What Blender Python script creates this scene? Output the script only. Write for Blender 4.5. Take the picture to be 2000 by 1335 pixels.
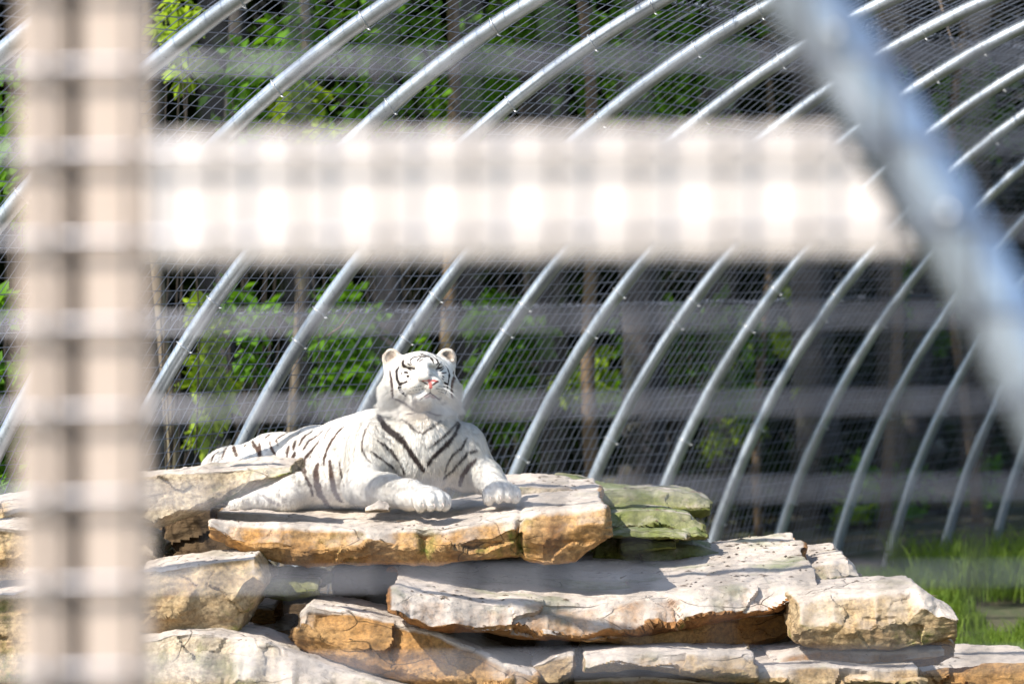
import bpy, bmesh, math, random
import numpy as np
from mathutils import Vector, Matrix
from mathutils.bvhtree import BVHTree

for o in list(bpy.data.objects):
    bpy.data.objects.remove(o)
random.seed(7)
rng = np.random.default_rng(7)
SC = bpy.context.scene
COL = SC.collection

# ------------------------------------------------------------------ camera
CAM_Z = 2.1
PITCH = -0.024
cam_d = bpy.data.cameras.new('camera')
cam_d.lens = 135.0
cam_d.sensor_width = 36.0
cam_d.clip_start = 0.05
cam_d.clip_end = 500.0
cam_d.dof.use_dof = True
cam_d.dof.focus_distance = 16.0
cam_d.dof.aperture_fstop = 2.9
cam = bpy.data.objects.new('camera', cam_d)
cam.location = (0, 0, CAM_Z)
cam.rotation_euler = (math.pi / 2 + PITCH, 0, 0)
COL.objects.link(cam)
SC.camera = cam

# ------------------------------------------------------------------ sky + sun
SUN_DIR = Vector((.574, .433, -.695)).normalized()          # the way the light travels
el = math.asin(-SUN_DIR.z)
az = math.atan2(-SUN_DIR.x, -SUN_DIR.y)               # compass angle of the sun from +Y towards +X
w = bpy.data.worlds.new('World')
SC.world = w
w.use_nodes = True
nt = w.node_tree
sky = nt.nodes.new('ShaderNodeTexSky')
sky.sky_type = 'NISHITA'
sky.sun_disc = False
sky.sun_elevation = el
sky.sun_rotation = az
nt.links.new(sky.outputs[0], nt.nodes['Background'].inputs[0])
nt.nodes['Background'].inputs[1].default_value = 0.12
sun_d = bpy.data.lights.new('sun', 'SUN')
sun_d.energy = 4.3
sun_d.angle = math.radians(0.53)
sun_d.color = (1.0, 0.95, 0.87)
sun = bpy.data.objects.new('sun', sun_d)
sun.rotation_euler = SUN_DIR.to_track_quat('-Z', 'Y').to_euler()
sun.location = (-30, -10, 30)
COL.objects.link(sun)

SC.view_settings.view_transform = 'Standard'
SC.view_settings.look = 'None'
SC.view_settings.exposure = 1.12
SC.view_settings.gamma = 1.0
SC.render.engine = 'CYCLES'
SC.cycles.use_denoising = True
SC.cycles.max_bounces = 6
SC.cycles.diffuse_bounces = 3
SC.cycles.glossy_bounces = 3
SC.cycles.transmission_bounces = 3
SC.cycles.sample_clamp_indirect = 6.0
SC.cycles.use_adaptive_sampling = False

# ------------------------------------------------------------------ helpers
F = 7500.0


def at(px, py, Y):
    """world point at forward distance Y seen at that place of the 2000 x 1335 photograph"""
    a = (px - 1000.0) / F
    b = (667.5 - py) / F
    c, s = math.cos(PITCH), math.sin(PITCH)
    t = Y / (c - b * s)
    return Vector((a * t, Y, CAM_Z + t * (s + b * c)))


def ray(px, py):
    p = at(px, py, 1.0)
    return Vector((0, 0, CAM_Z)), (p - Vector((0, 0, CAM_Z))).normalized()


def tag(o, label=None, cat=None, group=None, kind=None):
    if label:
        o['label'] = label
    if cat:
        o['category'] = cat
    if group:
        o['group'] = group
    if kind:
        o['kind'] = kind
    return o


def empty(name, loc=(0, 0, 0)):
    o = bpy.data.objects.new(name, None)
    o.empty_display_size = 0.1
    o.location = loc
    COL.objects.link(o)
    return o


def meshobj(name, V, Fc, mat, parent=None, smooth=False, loc=None):
    """one mesh object from world-space vertices; origin at loc (or the parent's origin)"""
    V = np.asarray(V, float)
    org = np.zeros(3)
    if parent is not None:
        org = np.array(parent.matrix_world.translation if parent.parent is None else WORLD[parent.name])
    if loc is not None:
        org = np.array(loc, float)
    me = bpy.data.meshes.new(name)
    if isinstance(Fc, np.ndarray):
        n, k = Fc.shape
        me.vertices.add(len(V))
        me.vertices.foreach_set('co', (V - org).astype(np.float32).ravel())
        me.loops.add(n * k)
        me.loops.foreach_set('vertex_index', Fc.astype(np.int32).ravel())
        me.polygons.add(n)
        me.polygons.foreach_set('loop_start', np.arange(0, n * k, k, dtype=np.int32))
        me.polygons.foreach_set('loop_total', np.full(n, k, dtype=np.int32))
        me.update(calc_edges=True)
    else:
        me.from_pydata([tuple(v) for v in (V - org)], [], Fc)
    if smooth:
        me.polygons.foreach_set('use_smooth', np.ones(len(me.polygons), dtype=bool))
    me.materials.append(mat)
    o = bpy.data.objects.new(name, me)
    COL.objects.link(o)
    if parent is not None:
        o.parent = parent
        base = np.array(parent['_w']) if '_w' in parent else np.array(parent.location)
        o.location = tuple(org - base)
    else:
        o.location = tuple(org)
    return o


WORLD = {}


def tube(pts, rad, n=8, cap=True):
    """tube along points, returns verts, quads"""
    P = np.asarray(pts, float)
    m = len(P)
    R = np.full(m, rad, float) if np.isscalar(rad) else np.asarray(rad, float)
    T = np.gradient(P, axis=0)
    T /= np.linalg.norm(T, axis=1)[:, None] + 1e-12
    ref = np.array([0, 0, 1.0]) if abs(T[0][2]) < .9 else np.array([1.0, 0, 0])
    V = []
    u = np.cross(T[0], ref)
    u /= np.linalg.norm(u)
    ang = np.linspace(0, 2 * np.pi, n, endpoint=False)
    for i in range(m):
        u = u - T[i] * (u @ T[i])
        u /= np.linalg.norm(u) + 1e-12
        v = np.cross(T[i], u)
        V.append(P[i] + R[i] * (np.outer(np.cos(ang), u) + np.outer(np.sin(ang), v)))
    V = np.concatenate(V)
    i = np.arange(m - 1)[:, None] * n
    j = np.arange(n)[None, :]
    j2 = (j + 1) % n
    Q = np.stack([i + j, i + j2, i + n + j2, i + n + j], -1).reshape(-1, 4)
    if cap:
        V = np.concatenate([V, P[:1], P[-1:]])
        a, b = len(V) - 2, len(V) - 1
        jj = np.arange(n)
        j3 = (jj + 1) % n
        Q = np.concatenate([Q, np.stack([np.full(n, a), j3, jj, jj], -1) * 1,
                            np.stack([np.full(n, b), (m - 1) * n + jj, (m - 1) * n + j3, (m - 1) * n + j3], -1)])
    return V, Q


class MB:
    """collects pieces, builds one mesh"""

    def __init__(s):
        s.V, s.Fs, s.n = [], [], 0

    def add(s, V, Q):
        s.V.append(np.asarray(V, float))
        for f in (Q.tolist() if isinstance(Q, np.ndarray) else Q):
            g = []
            for x in f:
                x += s.n
                if x not in g:
                    g.append(x)
            s.Fs.append(g)
        s.n += len(V)

    def build(s, name, mat, parent=None, smooth=False, loc=None):
        return meshobj(name, np.concatenate(s.V), s.Fs, mat, parent, smooth, loc)


def box(c, h, bev=0.0):
    """box centre c, half sizes h with chamfered edges"""
    bm = bmesh.new()
    bmesh.ops.create_cube(bm, size=2.0)
    for v in bm.verts:
        v.co = Vector((v.co.x * h[0], v.co.y * h[1], v.co.z * h[2]))
    if bev:
        bmesh.ops.bevel(bm, geom=bm.edges[:], offset=bev, segments=2, profile=.5, affect='EDGES')
    V = np.array([tuple(v.co) for v in bm.verts]) + np.array(c)
    bm.verts.index_update()
    Q = [[v.index for v in f.verts] for f in bm.faces]
    bm.free()
    return V, Q


def hash3(i, j, k, seed):
    h = (i * 374761393 + j * 668265263 + k * 2147483647 + seed * 1274126177) & 0xffffffff
    h = ((h ^ (h >> 13)) * 1274126177) & 0xffffffff
    h = h ^ (h >> 16)
    return (h & 0xffffff) / float(0xffffff)


def vnoise(P, seed=0):
    """smooth value noise in -1..1"""
    P = np.asarray(P, float)
    I = np.floor(P).astype(np.int64)
    f = P - I
    f = f * f * f * (f * (f * 6 - 15) + 10)
    r = 0
    for a in (0, 1):
        for b in (0, 1):
            for c in (0, 1):
                wgt = (f[:, 0] if a else 1 - f[:, 0]) * (f[:, 1] if b else 1 - f[:, 1]) * (f[:, 2] if c else 1 - f[:, 2])
                r = r + wgt * hash3(I[:, 0] + a, I[:, 1] + b, I[:, 2] + c, seed)
    return r * 2 - 1


def fbm(P, oct=4, seed=0, gain=.5):
    r, a = 0, 1.0
    P = np.asarray(P, float)
    for o in range(oct):
        r = r + a * vnoise(P * (2.03 ** o) + o * 17.3, seed + o)
        a *= gain
    return r


# ------------------------------------------------------------------ materials
def new_mat(name):
    m = bpy.data.materials.new(name)
    m.use_nodes = True
    t = m.node_tree
    for n in list(t.nodes):
        t.nodes.remove(n)
    out = t.nodes.new('ShaderNodeOutputMaterial')
    return m, t, out


class NT:
    def __init__(s, t):
        s.t = t

    def n(s, typ, **kw):
        nd = s.t.nodes.new(typ)
        for k, v in kw.items():
            if k.startswith('i_'):
                nd.inputs[k[2:]].default_value = v
            else:
                setattr(nd, k, v)
        return nd

    def l(s, a, b):
        s.t.links.new(a, b)

    def noise(s, vec, scale, detail=5, rough=.6, dist=0.0):
        nd = s.n('ShaderNodeTexNoise')
        nd.inputs['Scale'].default_value = scale
        nd.inputs['Detail'].default_value = detail
        nd.inputs['Roughness'].default_value = rough
        nd.inputs['Distortion'].default_value = dist
        s.l(vec, nd.inputs['Vector'])
        return nd.outputs['Fac']

    def ramp(s, fac, stops):
        nd = s.n('ShaderNodeValToRGB')
        e = nd.color_ramp.elements
        while len(e) < len(stops):
            e.new(0.5)
        for el_, (p, c) in zip(e, stops):
            el_.position = p
            el_.color = (c[0], c[1], c[2], 1) if not np.isscalar(c) else (c, c, c, 1)
        s.l(fac, nd.inputs[0])
        return nd.outputs[0]

    def mix(s, fac, a, b, mode='MIX'):
        nd = s.n('ShaderNodeMix', data_type='RGBA', blend_type=mode)
        for val, idx in ((fac, 0), (a, 6), (b, 7)):
            if hasattr(val, 'is_output'):
                s.l(val, nd.inputs[idx])
            elif np.isscalar(val):
                nd.inputs[idx].default_value = val
            else:
                nd.inputs[idx].default_value = (val[0], val[1], val[2], 1)
        return nd.outputs[2]

    def math(s, op, a, b=0.0, clamp=False):
        nd = s.n('ShaderNodeMath', operation=op)
        nd.use_clamp = clamp
        for val, idx in ((a, 0), (b, 1)):
            if hasattr(val, 'is_output'):
                s.l(val, nd.inputs[idx])
            else:
                nd.inputs[idx].default_value = val
        return nd.outputs[0]

    def scalevec(s, vec, sc):
        nd = s.n('ShaderNodeMapping')
        nd.inputs['Scale'].default_value = sc
        s.l(vec, nd.inputs['Vector'])
        return nd.outputs[0]

    def bump(s, h, strength, dist):
        nd = s.n('ShaderNodeBump')
        nd.inputs['Strength'].default_value = strength
        nd.inputs['Distance'].default_value = dist
        s.l(h, nd.inputs['Height'])
        return nd.outputs[0]


def simple(name, col, rough=.6, metal=0.0, var=0.15, scale=20.0, bump=0.0, bdist=.002):
    m, t, out = new_mat(name)
    N = NT(t)
    co = N.n('ShaderNodeTexCoord').outputs['Object']
    nz = N.noise(co, scale)
    c = N.mix(nz, [x * (1 - var) for x in col], [min(1, x * (1 + var)) for x in col])
    p = N.n('ShaderNodeBsdfPrincipled')
    p.inputs['Roughness'].default_value = rough
    p.inputs['Metallic'].default_value = metal
    N.l(c, p.inputs['Base Color'])
    if bump:
        N.l(N.bump(N.noise(co, scale * 3), bump, bdist), p.inputs['Normal'])
    N.l(p.outputs[0], out.inputs[0])
    return m


def stone_mat(name, side=(.40, .20, .06), side2=(.46, .285, .13), top=(.55, .475, .405), rust=(.11, .042, .014), moss=.25,
              rust_amt=.4, seed=0.0, topmoss=0.0):
    m, t, out = new_mat(name)
    N = NT(t)
    tc = N.n('ShaderNodeTexCoord').outputs['Object']
    mp = N.n('ShaderNodeMapping')
    mp.inputs['Location'].default_value = (seed * 3.1, seed * 1.7, seed * .9)
    N.l(tc, mp.inputs['Vector'])
    co = mp.outputs[0]
    strat = N.scalevec(co, (1.0, 1.0, 3.2))
    n1 = N.noise(strat, 3.0, 6, .6, .3)
    n2 = N.noise(co, 9.0, 6, .65)
    n3 = N.noise(co, 60.0, 4, .7)
    n4 = N.noise(strat, 1.6, 4, .55)
    base = N.mix(N.ramp(n1, [(.35, 0), (.62, 1)]), side, side2)
    base = N.mix(N.ramp(n2, [(.52, 0), (.66, rust_amt)]), base, rust)
    # rust flush in larger areas
    base = N.mix(N.ramp(n4, [(.55, 0), (.75, rust_amt * .9)]), base, (.30, .13, .035))
    # grain speckle
    base = N.mix(N.ramp(n3, [(.38, .55), (.60, 0)]), base, (.09, .06, .035))
    # paler, greyer colour on upward faces
    bed = N.n('ShaderNodeAttribute', attribute_name='bed')      # 1 on upward faces, 0 on upright ones
    up = N.math('ADD', bed.outputs['Fac'], N.math('MULTIPLY', N.math('SUBTRACT', n2, .5), .45))
    upm = N.ramp(up, [(.50, 0), (.74, 1)])
    topc = N.mix(N.ramp(N.noise(co, 5.0, 6, .6), [(.3, 0), (.7, 1)]), [x * .80 for x in top], top)
    topc = N.mix(N.ramp(N.noise(N.scalevec(co, (1, 1, 1)), 26.0, 5, .65), [(.56, 0), (.68, .6)]), topc, (.26, .20, .15))
    topc = N.mix(N.ramp(N.noise(N.scalevec(co, (1, 3.0, 1)), 34.0, 3, .6), [(.66, 0), (.70, .8)]), topc, (.10, .075, .055))
    if topmoss:
        topc = N.mix(N.ramp(N.noise(co, 2.4, 5, .6), [(.62 - .25 * topmoss, 0), (.78 - .25 * topmoss, .85)]), topc, (.13, .17, .05))
    base = N.mix(upm, base, topc)
    # moss and lichen patches
    mz = N.noise(co, 4.2, 7, .68, .2)
    mm = N.ramp(mz, [(.66 - .22 * moss, 0), (.76 - .22 * moss, .9)])
    mossc = N.mix(n3, (.03, .042, .008), (.20, .22, .04))
    mossm = N.math('MULTIPLY', mm, N.ramp(up, [(.0, 1.0), (.85, .25 + .7 * topmoss)]))
    base = N.mix(mossm, base, mossc)
    # cracks
    vo = N.n('ShaderNodeTexVoronoi', feature='DISTANCE_TO_EDGE')
    vo.inputs['Scale'].default_value = 2.6
    wv = N.mix(.10, strat, N.n('ShaderNodeTexNoise').outputs['Color'])
    nzc = N.n('ShaderNodeTexNoise')
    nzc.inputs['Scale'].default_value = 5.0
    N.l(co, nzc.inputs['Vector'])
    wv = N.mix(.22, strat, nzc.outputs['Color'])
    N.l(wv, vo.inputs['Vector'])
    ck = N.ramp(vo.outputs['Distance'], [(.0, 1), (.012, 0)])
    ck = N.math('MULTIPLY', ck, N.ramp(N.noise(co, 2.0, 2), [(.5, 0), (.6, .8)]))
    base = N.mix(ck, base, (.05, .035, .02))
    p = N.n('ShaderNodeBsdfPrincipled')
    p.inputs['Roughness'].default_value = .92
    p.inputs['Specular IOR Level'].default_value = .15
    N.l(base, p.inputs['Base Color'])
    h = N.math('ADD', N.math('MULTIPLY', N.noise(co, 40.0, 8, .7), 1.0), N.math('MULTIPLY', N.noise(strat, 14.0, 5, .6), 1.2))
    h = N.math('SUBTRACT', h, N.math('MULTIPLY', ck, .8))
    N.l(N.bump(h, .8, .010), p.inputs['Normal'])
    N.l(p.outputs[0], out.inputs[0])
    return m


def galv_mat(name, col=(.62, .66, .70), rough=.38, scale=30.0):
    m, t, out = new_mat(name)
    N = NT(t)
    co = N.n('ShaderNodeTexCoord').outputs['Object']
    n1 = N.noise(co, scale, 5, .65)
    n2 = N.noise(co, scale * 4, 3, .6)
    c = N.mix(n1, [x * .72 for x in col], [min(1, x * 1.18) for x in col])
    n0 = N.noise(co, 2.3, 4, .6)
    c = N.mix(N.ramp(n0, [(.42, 0), (.66, .55)]), c, [x * .55 for x in col])
    p = N.n('ShaderNodeBsdfPrincipled')
    N.l(c, p.inputs['Base Color'])
    p.inputs['Metallic'].default_value = .75
    N.l(N.ramp(n2, [(.3, rough - .08), (.7, rough + .12)]), p.inputs['Roughness'])
    N.l(N.bump(n1, .08, .002), p.inputs['Normal'])
    N.l(p.outputs[0], out.inputs[0])
    return m


def leaf_mat(name, c1, c2, trans=.45, glow=(.25, .32, .02)):
    m, t, out = new_mat(name)
    N = NT(t)
    co = N.n('ShaderNodeTexCoord').outputs['Object']
    n1 = N.noise(co, 1.3, 3)
    isl = N.n('ShaderNodeNewGeometry').outputs['Random Per Island']
    c = N.mix(N.math('ADD', N.math('MULTIPLY', n1, .5), N.math('MULTIPLY', isl, .5)), c1, c2)
    p = N.n('ShaderNodeBsdfPrincipled')
    N.l(c, p.inputs['Base Color'])
    p.inputs['Roughness'].default_value = .65
    p.inputs['Specular IOR Level'].default_value = .2 if 'dark' not in name else 0.0
    tr = N.n('ShaderNodeBsdfTranslucent')
    c2_ = N.mix(.5, c, glow)
    N.l(c2_, tr.inputs[0])
    ms = N.n('ShaderNodeMixShader')
    ms.inputs[0].default_value = trans
    N.l(p.outputs[0], ms.inputs[1])
    N.l(tr.outputs[0], ms.inputs[2])
    N.l(ms.outputs[0], out.inputs[0])
    return m


def bark_mat(name, c1, c2):
    m, t, out = new_mat(name)
    N = NT(t)
    co = N.n('ShaderNodeTexCoord').outputs['Object']
    st = N.scalevec(co, (1, 1, .18))
    n1 = N.noise(st, 28.0, 6, .65)
    c = N.mix(N.ramp(n1, [(.3, 0), (.7, 1)]), c1, c2)
    c = N.mix(N.ramp(N.noise(co, 3.0, 4), [(.55, 0), (.7, .5)]), c, (.09, .10, .04))
    p = N.n('ShaderNodeBsdfPrincipled')
    p.inputs['Roughness'].default_value = .9
    N.l(c, p.inputs['Base Color'])
    N.l(N.bump(n1, .6, .02), p.inputs['Normal'])
    N.l(p.outputs[0], out.inputs[0])
    return m


def wood_mat(name, c1, c2):
    m, t, out = new_mat(name)
    N = NT(t)
    co = N.n('ShaderNodeTexCoord').outputs['Generated']
    st = N.scalevec(co, (9, 9, 1.2))
    n1 = N.noise(st, 6.0, 6, .6, 1.0)
    c = N.mix(N.ramp(n1, [(.3, 0), (.7, 1)]), c1, c2)
    p = N.n('ShaderNodeBsdfPrincipled')
    p.inputs['Roughness'].default_value = .75
    N.l(c, p.inputs['Base Color'])
    N.l(N.bump(n1, .3, .003), p.inputs['Normal'])
    N.l(p.outputs[0], out.inputs[0])
    return m


def ground_mat():
    m, t, out = new_mat('ground_soil')
    N = NT(t)
    co = N.n('ShaderNodeTexCoord').outputs['Object']
    n1 = N.noise(co, .8, 6, .6)
    n2 = N.noise(co, 14.0, 6, .65)
    c = N.mix(N.ramp(n1, [(.4, 0), (.6, 1)]), (.075, .055, .035), (.045, .06, .02))
    c = N.mix(N.ramp(n2, [(.45, 0), (.7, .6)]), c, (.13, .10, .06))
    p = N.n('ShaderNodeBsdfPrincipled')
    p.inputs['Roughness'].default_value = .95
    N.l(c, p.inputs['Base Color'])
    N.l(N.bump(n2, .6, .03), p.inputs['Normal'])
    N.l(p.outputs[0], out.inputs[0])
    return m


def vcol_mat(name, rough=.75, attr='coat', sheen=0.0, noise_bump=0.0):
    m, t, out = new_mat(name)
    N = NT(t)
    a = N.n('ShaderNodeAttribute', attribute_name=attr)
    co = N.n('ShaderNodeTexCoord').outputs['Object']
    c = N.mix(N.ramp(N.noise(co, 90.0, 3, .6), [(.3, 0), (.7, .10)]), a.outputs['Color'], (.30, .24, .20))
    p = N.n('ShaderNodeBsdfPrincipled')
    N.l(c, p.inputs['Base Color'])
    p.inputs['Roughness'].default_value = rough
    p.inputs['Specular IOR Level'].default_value = .15
    if noise_bump:
        N.l(N.bump(N.noise(N.scalevec(co, (1, 1, 1)), 120.0, 4, .7), noise_bump, .006), p.inputs['Normal'])
    N.l(p.outputs[0], out.inputs[0])
    return m


M = {}
M['galv'] = galv_mat('galvanised_pipe', (.50, .55, .61), .34)
M['galv_wire'] = galv_mat('galvanised_wire', (.155, .175, .225), .42, 60)
M['galv_front'] = galv_mat('galvanised_front', (.40, .40, .44), .5, 40)
M['galv_pipe_front'] = galv_mat('galvanised_end_arch', (.55, .63, .74), .33, 20)
M['wire_dark'] = galv_mat('weathered_dark_wire', (.07, .07, .08), .6, 40)
M['clip'] = galv_mat('clip_zinc', (.60, .61, .62), .35, 80)
M['ground'] = ground_mat()
M['leaf'] = leaf_mat('leaf_green', (.04, .11, .008), (.14, .30, .02), .45, (.22, .46, .012))
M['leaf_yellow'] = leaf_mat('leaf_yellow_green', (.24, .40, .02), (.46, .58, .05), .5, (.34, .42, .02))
M['leaf_dark'] = leaf_mat('leaf_dark', (.004, .008, .002), (.014, .026, .004), .15, (.02, .03, .004))  # near-black: shade of the deep wood put into the leaf colour
M['grass'] = leaf_mat('grass_blades', (.06, .135, .012), (.22, .30, .045), .45)
M['bark_pale'] = bark_mat('bark_pale', (.12, .09, .06), (.24, .19, .13))
M['bark_grey'] = bark_mat('bark_grey', (.02, .017, .017), (.055, .047, .045))
M['bark_tan'] = bark_mat('bark_tan', (.07, .045, .025), (.17, .115, .065))
M['wood_post'] = wood_mat('wood_post', (.47, .37, .30), (.57, .465, .39))
M['wood_gap_shade'] = wood_mat('wood_gap_shade', (.03, .024, .02), (.06, .048, .04))  # near-black, gives the shade in the gap of the post
M['wood_beam'] = wood_mat('wood_beam', (.66, .585, .535), (.76, .69, .64))
M['stem'] = simple('stem_bark', (.025, .018, .012), .9)
M['twig'] = simple('twig_bark', (.10, .07, .045), .85)
M['backdrop_hill'] = simple('hill_shade_black', (.008, .008, .005), .95, 0, .4, 1.0)  # black, so the far rise reads as shade
M['path'] = simple('pale_gravel', (.42, .38, .32), .95, 0, .3, 30, .5, .01)
M['deadleaf'] = simple('dead_leaf', (.13, .045, .035), .8)
M['stoneA'] = stone_mat('sandstone_slab', moss=.5, rust_amt=.7, seed=1)
M['stoneB'] = stone_mat('sandstone_lower', side=(.28, .115, .034), side2=(.38, .20, .08), moss=.28, rust_amt=.75, seed=2, topmoss=.25)
M['stoneC'] = stone_mat('sandstone_buff', side=(.38, .25, .12), side2=(.45, .34, .20), moss=.5, rust_amt=.35, seed=3)
M['stoneD'] = stone_mat('sandstone_mossy', side=(.28, .22, .11), side2=(.36, .31, .19), moss=1.15, rust_amt=.4, seed=4, topmoss=.72)
M['stoneE'] = stone_mat('sandstone_brown', side=(.35, .175, .057), side2=(.44, .26, .105), moss=.12, rust_amt=.5, seed=5)
M['stoneF'] = stone_mat('sandstone_pale', side=(.42, .33, .21), side2=(.50, .42, .31), moss=.62, rust_amt=.3, seed=6)
M['stoneShade'] = stone_mat('sandstone_gap_shade', side=(.075, .045, .022), side2=(.11, .075, .04), top=(.08, .065, .05), moss=.15, rust_amt=.0, seed=7)  # near-black colour stands in for the shade of deep gaps
M['coat'] = vcol_mat('tiger_coat', .8, noise_bump=.3)
M['furm'] = vcol_mat('tiger_fur', .7)
M['whisker'] = simple('whisker', (.85, .83, .80), .4)
M['claw'] = simple('claw', (.55, .45, .38), .4)

# ------------------------------------------------------------------ ground, path, hill
n = 80
gx = np.linspace(-60, 60, n)
gy = np.linspace(-30, 90, n)
G = np.stack(np.meshgrid(gx, gy, indexing='ij'), -1).reshape(-1, 2)
gz = .04 * fbm(np.c_[G * .35, np.zeros(len(G))], 3, 3)
idx = np.arange(n * n).reshape(n, n)
GQ = np.stack([idx[:-1, :-1], idx[1:, :-1], idx[1:, 1:], idx[:-1, 1:]], -1).reshape(-1, 4)
tag(meshobj('ground', np.c_[G, gz - .05], GQ, M['ground'], smooth=True), kind='structure')

hx = np.linspace(-60, 60, 50)
hy = np.linspace(44, 80, 16)
Hh = np.stack(np.meshgrid(hx, hy, indexing='ij'), -1).reshape(-1, 2)
hz = np.clip((Hh[:, 1] - 44) * .6, 0, 14) + fbm(np.c_[Hh * .12, np.zeros(len(Hh))], 3, 9) * 1.2 - .4
idx = np.arange(50 * 16).reshape(50, 16)
HQ = np.stack([idx[:-1, :-1], idx[1:, :-1], idx[1:, 1:], idx[:-1, 1:]], -1).reshape(-1, 4)
tag(meshobj('backdrop_hill', np.c_[Hh, hz], HQ, M['backdrop_hill'], smooth=True), kind='structure')  # added rise that hides the sky, coloured black like the wood's shade

# ------------------------------------------------------------------ hooped tunnel
TH = .493
AX = np.array([math.sin(TH), math.cos(TH), 0])
UU = np.array([math.cos(TH), -math.sin(TH), 0])
C0 = np.array([1.675, 14.167, CAM_Z - 3.25])
RA, RB = 5.031, 4.851
T0 = math.asin(-C0[2] / RB)


def arch(k, t, dr=0.0):
    t = np.asarray(t, float)
    k = np.asarray(k, float)
    return C0 + np.multiply.outer(k, AX) + np.multiply.outer(-np.cos(t) * (RA + dr), UU) + np.multiply.outer(np.sin(t) * (RB + dr), np.array([0, 0, 1.0]))


hoop_where = {
    -2: 'bright hoop cutting the top left corner above the wooden post',
    -1: 'first hoop right of the wooden post at the top edge',
    0: 'hoop running behind the wooden post to the top edge left of centre',
    1: 'hoop meeting the post above the left boulders',
    2: 'hoop rising behind the rump of the tiger',
    3: 'hoop rising from the back of the tiger left of its head',
    4: 'hoop rising from the neck of the tiger right of its head',
    5: 'bright hoop standing just right of the front paws of the tiger',
    6: 'second bright hoop right of the paws above the thin mossy slab',
    7: 'hoop ending at the broken end of the thin mossy slab',
    8: 'hoop rising behind the mossy rock stack',
    9: 'hoop rising behind the wide lower slab',
    10: 'bright hoop rising behind the small slab at the right',
    11: 'hoop rising from the grass behind the blocky right boulder',
    12: 'second hoop from the right edge rising from the lit grass',
    13: 'rightmost hoop rising from the grass at the picture edge',
}
for k in range(-2, 14):
    base = arch(k, T0)
    root = empty('tunnel_hoop', tuple(base))
    tag(root, 'galvanised steel ' + hoop_where[k], 'hoop', 'arched hoops of the wire tunnel')
    tt = np.linspace(T0 - .02, math.pi - T0 + .02, 72)
    wob = .012 * math.sin(k * 2.1)
    P = arch(k + wob, tt)
    V, Q = tube(P, .0345, 14)
    mb = MB()
    mb.add(V, Q)
    mb.build('pipe', M['galv'], root, smooth=True)
    # wire ties clamped round the pipe
    ts = [T0 + .10, T0 + .22, T0 + .38, T0 + .425, T0 + .56, T0 + .69, T0 + .80, T0 + .87]
    for q, tc in enumerate(ts):
        tc += .008 * math.sin(k * 3 + q * 1.7)
        c = arch(k + wob, tc)
        d = arch(k + wob, tc + .01) - c
        d = d / np.linalg.norm(d)
        rad = np.array([0, 0, 0.0]) + (c - (C0 + k * AX))
        rad /= np.linalg.norm(rad)
        side = np.cross(d, rad)
        a = np.linspace(0, 2 * math.pi, 15)
        ring = c + .038 * (np.outer(np.cos(a), rad) + np.outer(np.sin(a), side)) + np.outer(np.sin(a) * .012, d)
        V, Q = tube(ring, .0035, 5, False)
        mb = MB()
        mb.add(V, Q)
        # twisted tail of the tie
        e = c - rad * .04 + side * .012
        V, Q = tube([e, e - rad * .010 + d * .004, e - rad * .016 + d * .010], .0035, 5)
        mb.add(V, Q)
        mb.build('tie_clip', M['clip'], root, smooth=True)

# wire mesh sheets over the hoops
DT = .0762 / 4.94
KW = .0762


def mesh_off(k, t):
    """the sheet sags between hoops"""
    fr = k - np.floor(k)
    s = np.sin(np.pi * fr)
    p = np.stack([np.asarray(k) * .9, np.asarray(t) * 5.0, np.zeros_like(np.asarray(t) + np.asarray(k))], -1) if np.ndim(k) == 0 else np.c_[k * .9, t * 5.0, np.zeros(len(k))]
    nz = vnoise(p, 31) if p.ndim == 2 else 0
    return .047 + .018 * s + .022 * s * nz


def sheet(t_a, t_b, k_a, k_b, label, jit):
    base = arch((k_a + k_b) / 2, t_a)
    root = empty('wire_mesh_sheet', tuple(base))
    tag(root, label, 'wire mesh', 'welded mesh sheets of the tunnel')
    ks = np.arange(k_a, k_b, .125)
    mbv = []
    # long wires, along the tunnel
    Vs, Qs, off = [], [], 0
    for i, t in enumerate(np.arange(t_a, t_b + 1e-6, DT)):
        tt = np.full(len(ks), t) + .0022 * np.sin(ks * 1.3 + i * .6) - .0022 * np.sin(np.pi * (ks - np.floor(ks))) * (1 + .6 * np.sin(i * 1.1))
        P = np.stack([arch(a, b, c) for a, b, c in zip(ks, tt, mesh_off(ks, tt))])
        V, Q = tube(P, .0022, 4, False)
        Vs.append(V)
        Qs.append(Q + off)
        off += len(V)
    o = meshobj('long_wires', np.concatenate(Vs), np.concatenate(Qs), M['galv_wire'], root, True)
    o['kind'] = 'stuff'
    Vs, Qs, off = [], [], 0
    ts = np.arange(t_a, t_b + DT * .5, DT)
    for j, k in enumerate(np.arange(k_a, k_b - .06, KW)):
        kk = np.full(len(ts), k + .006 * math.sin(j * 2.3)) + .006 * np.sin(ts * 7 + j)
        P = np.stack([arch(a, b, c + .0045) for a, b, c in zip(kk, ts, mesh_off(kk, ts))])
        V, Q = tube(P, .0022, 4, False)
        Vs.append(V)
        Qs.append(Q + off)
        off += len(V)
    o = meshobj('cross_wires', np.concatenate(Vs), np.concatenate(Qs), M['galv_wire'], root, True)
    o['kind'] = 'stuff'
    return root


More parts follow.
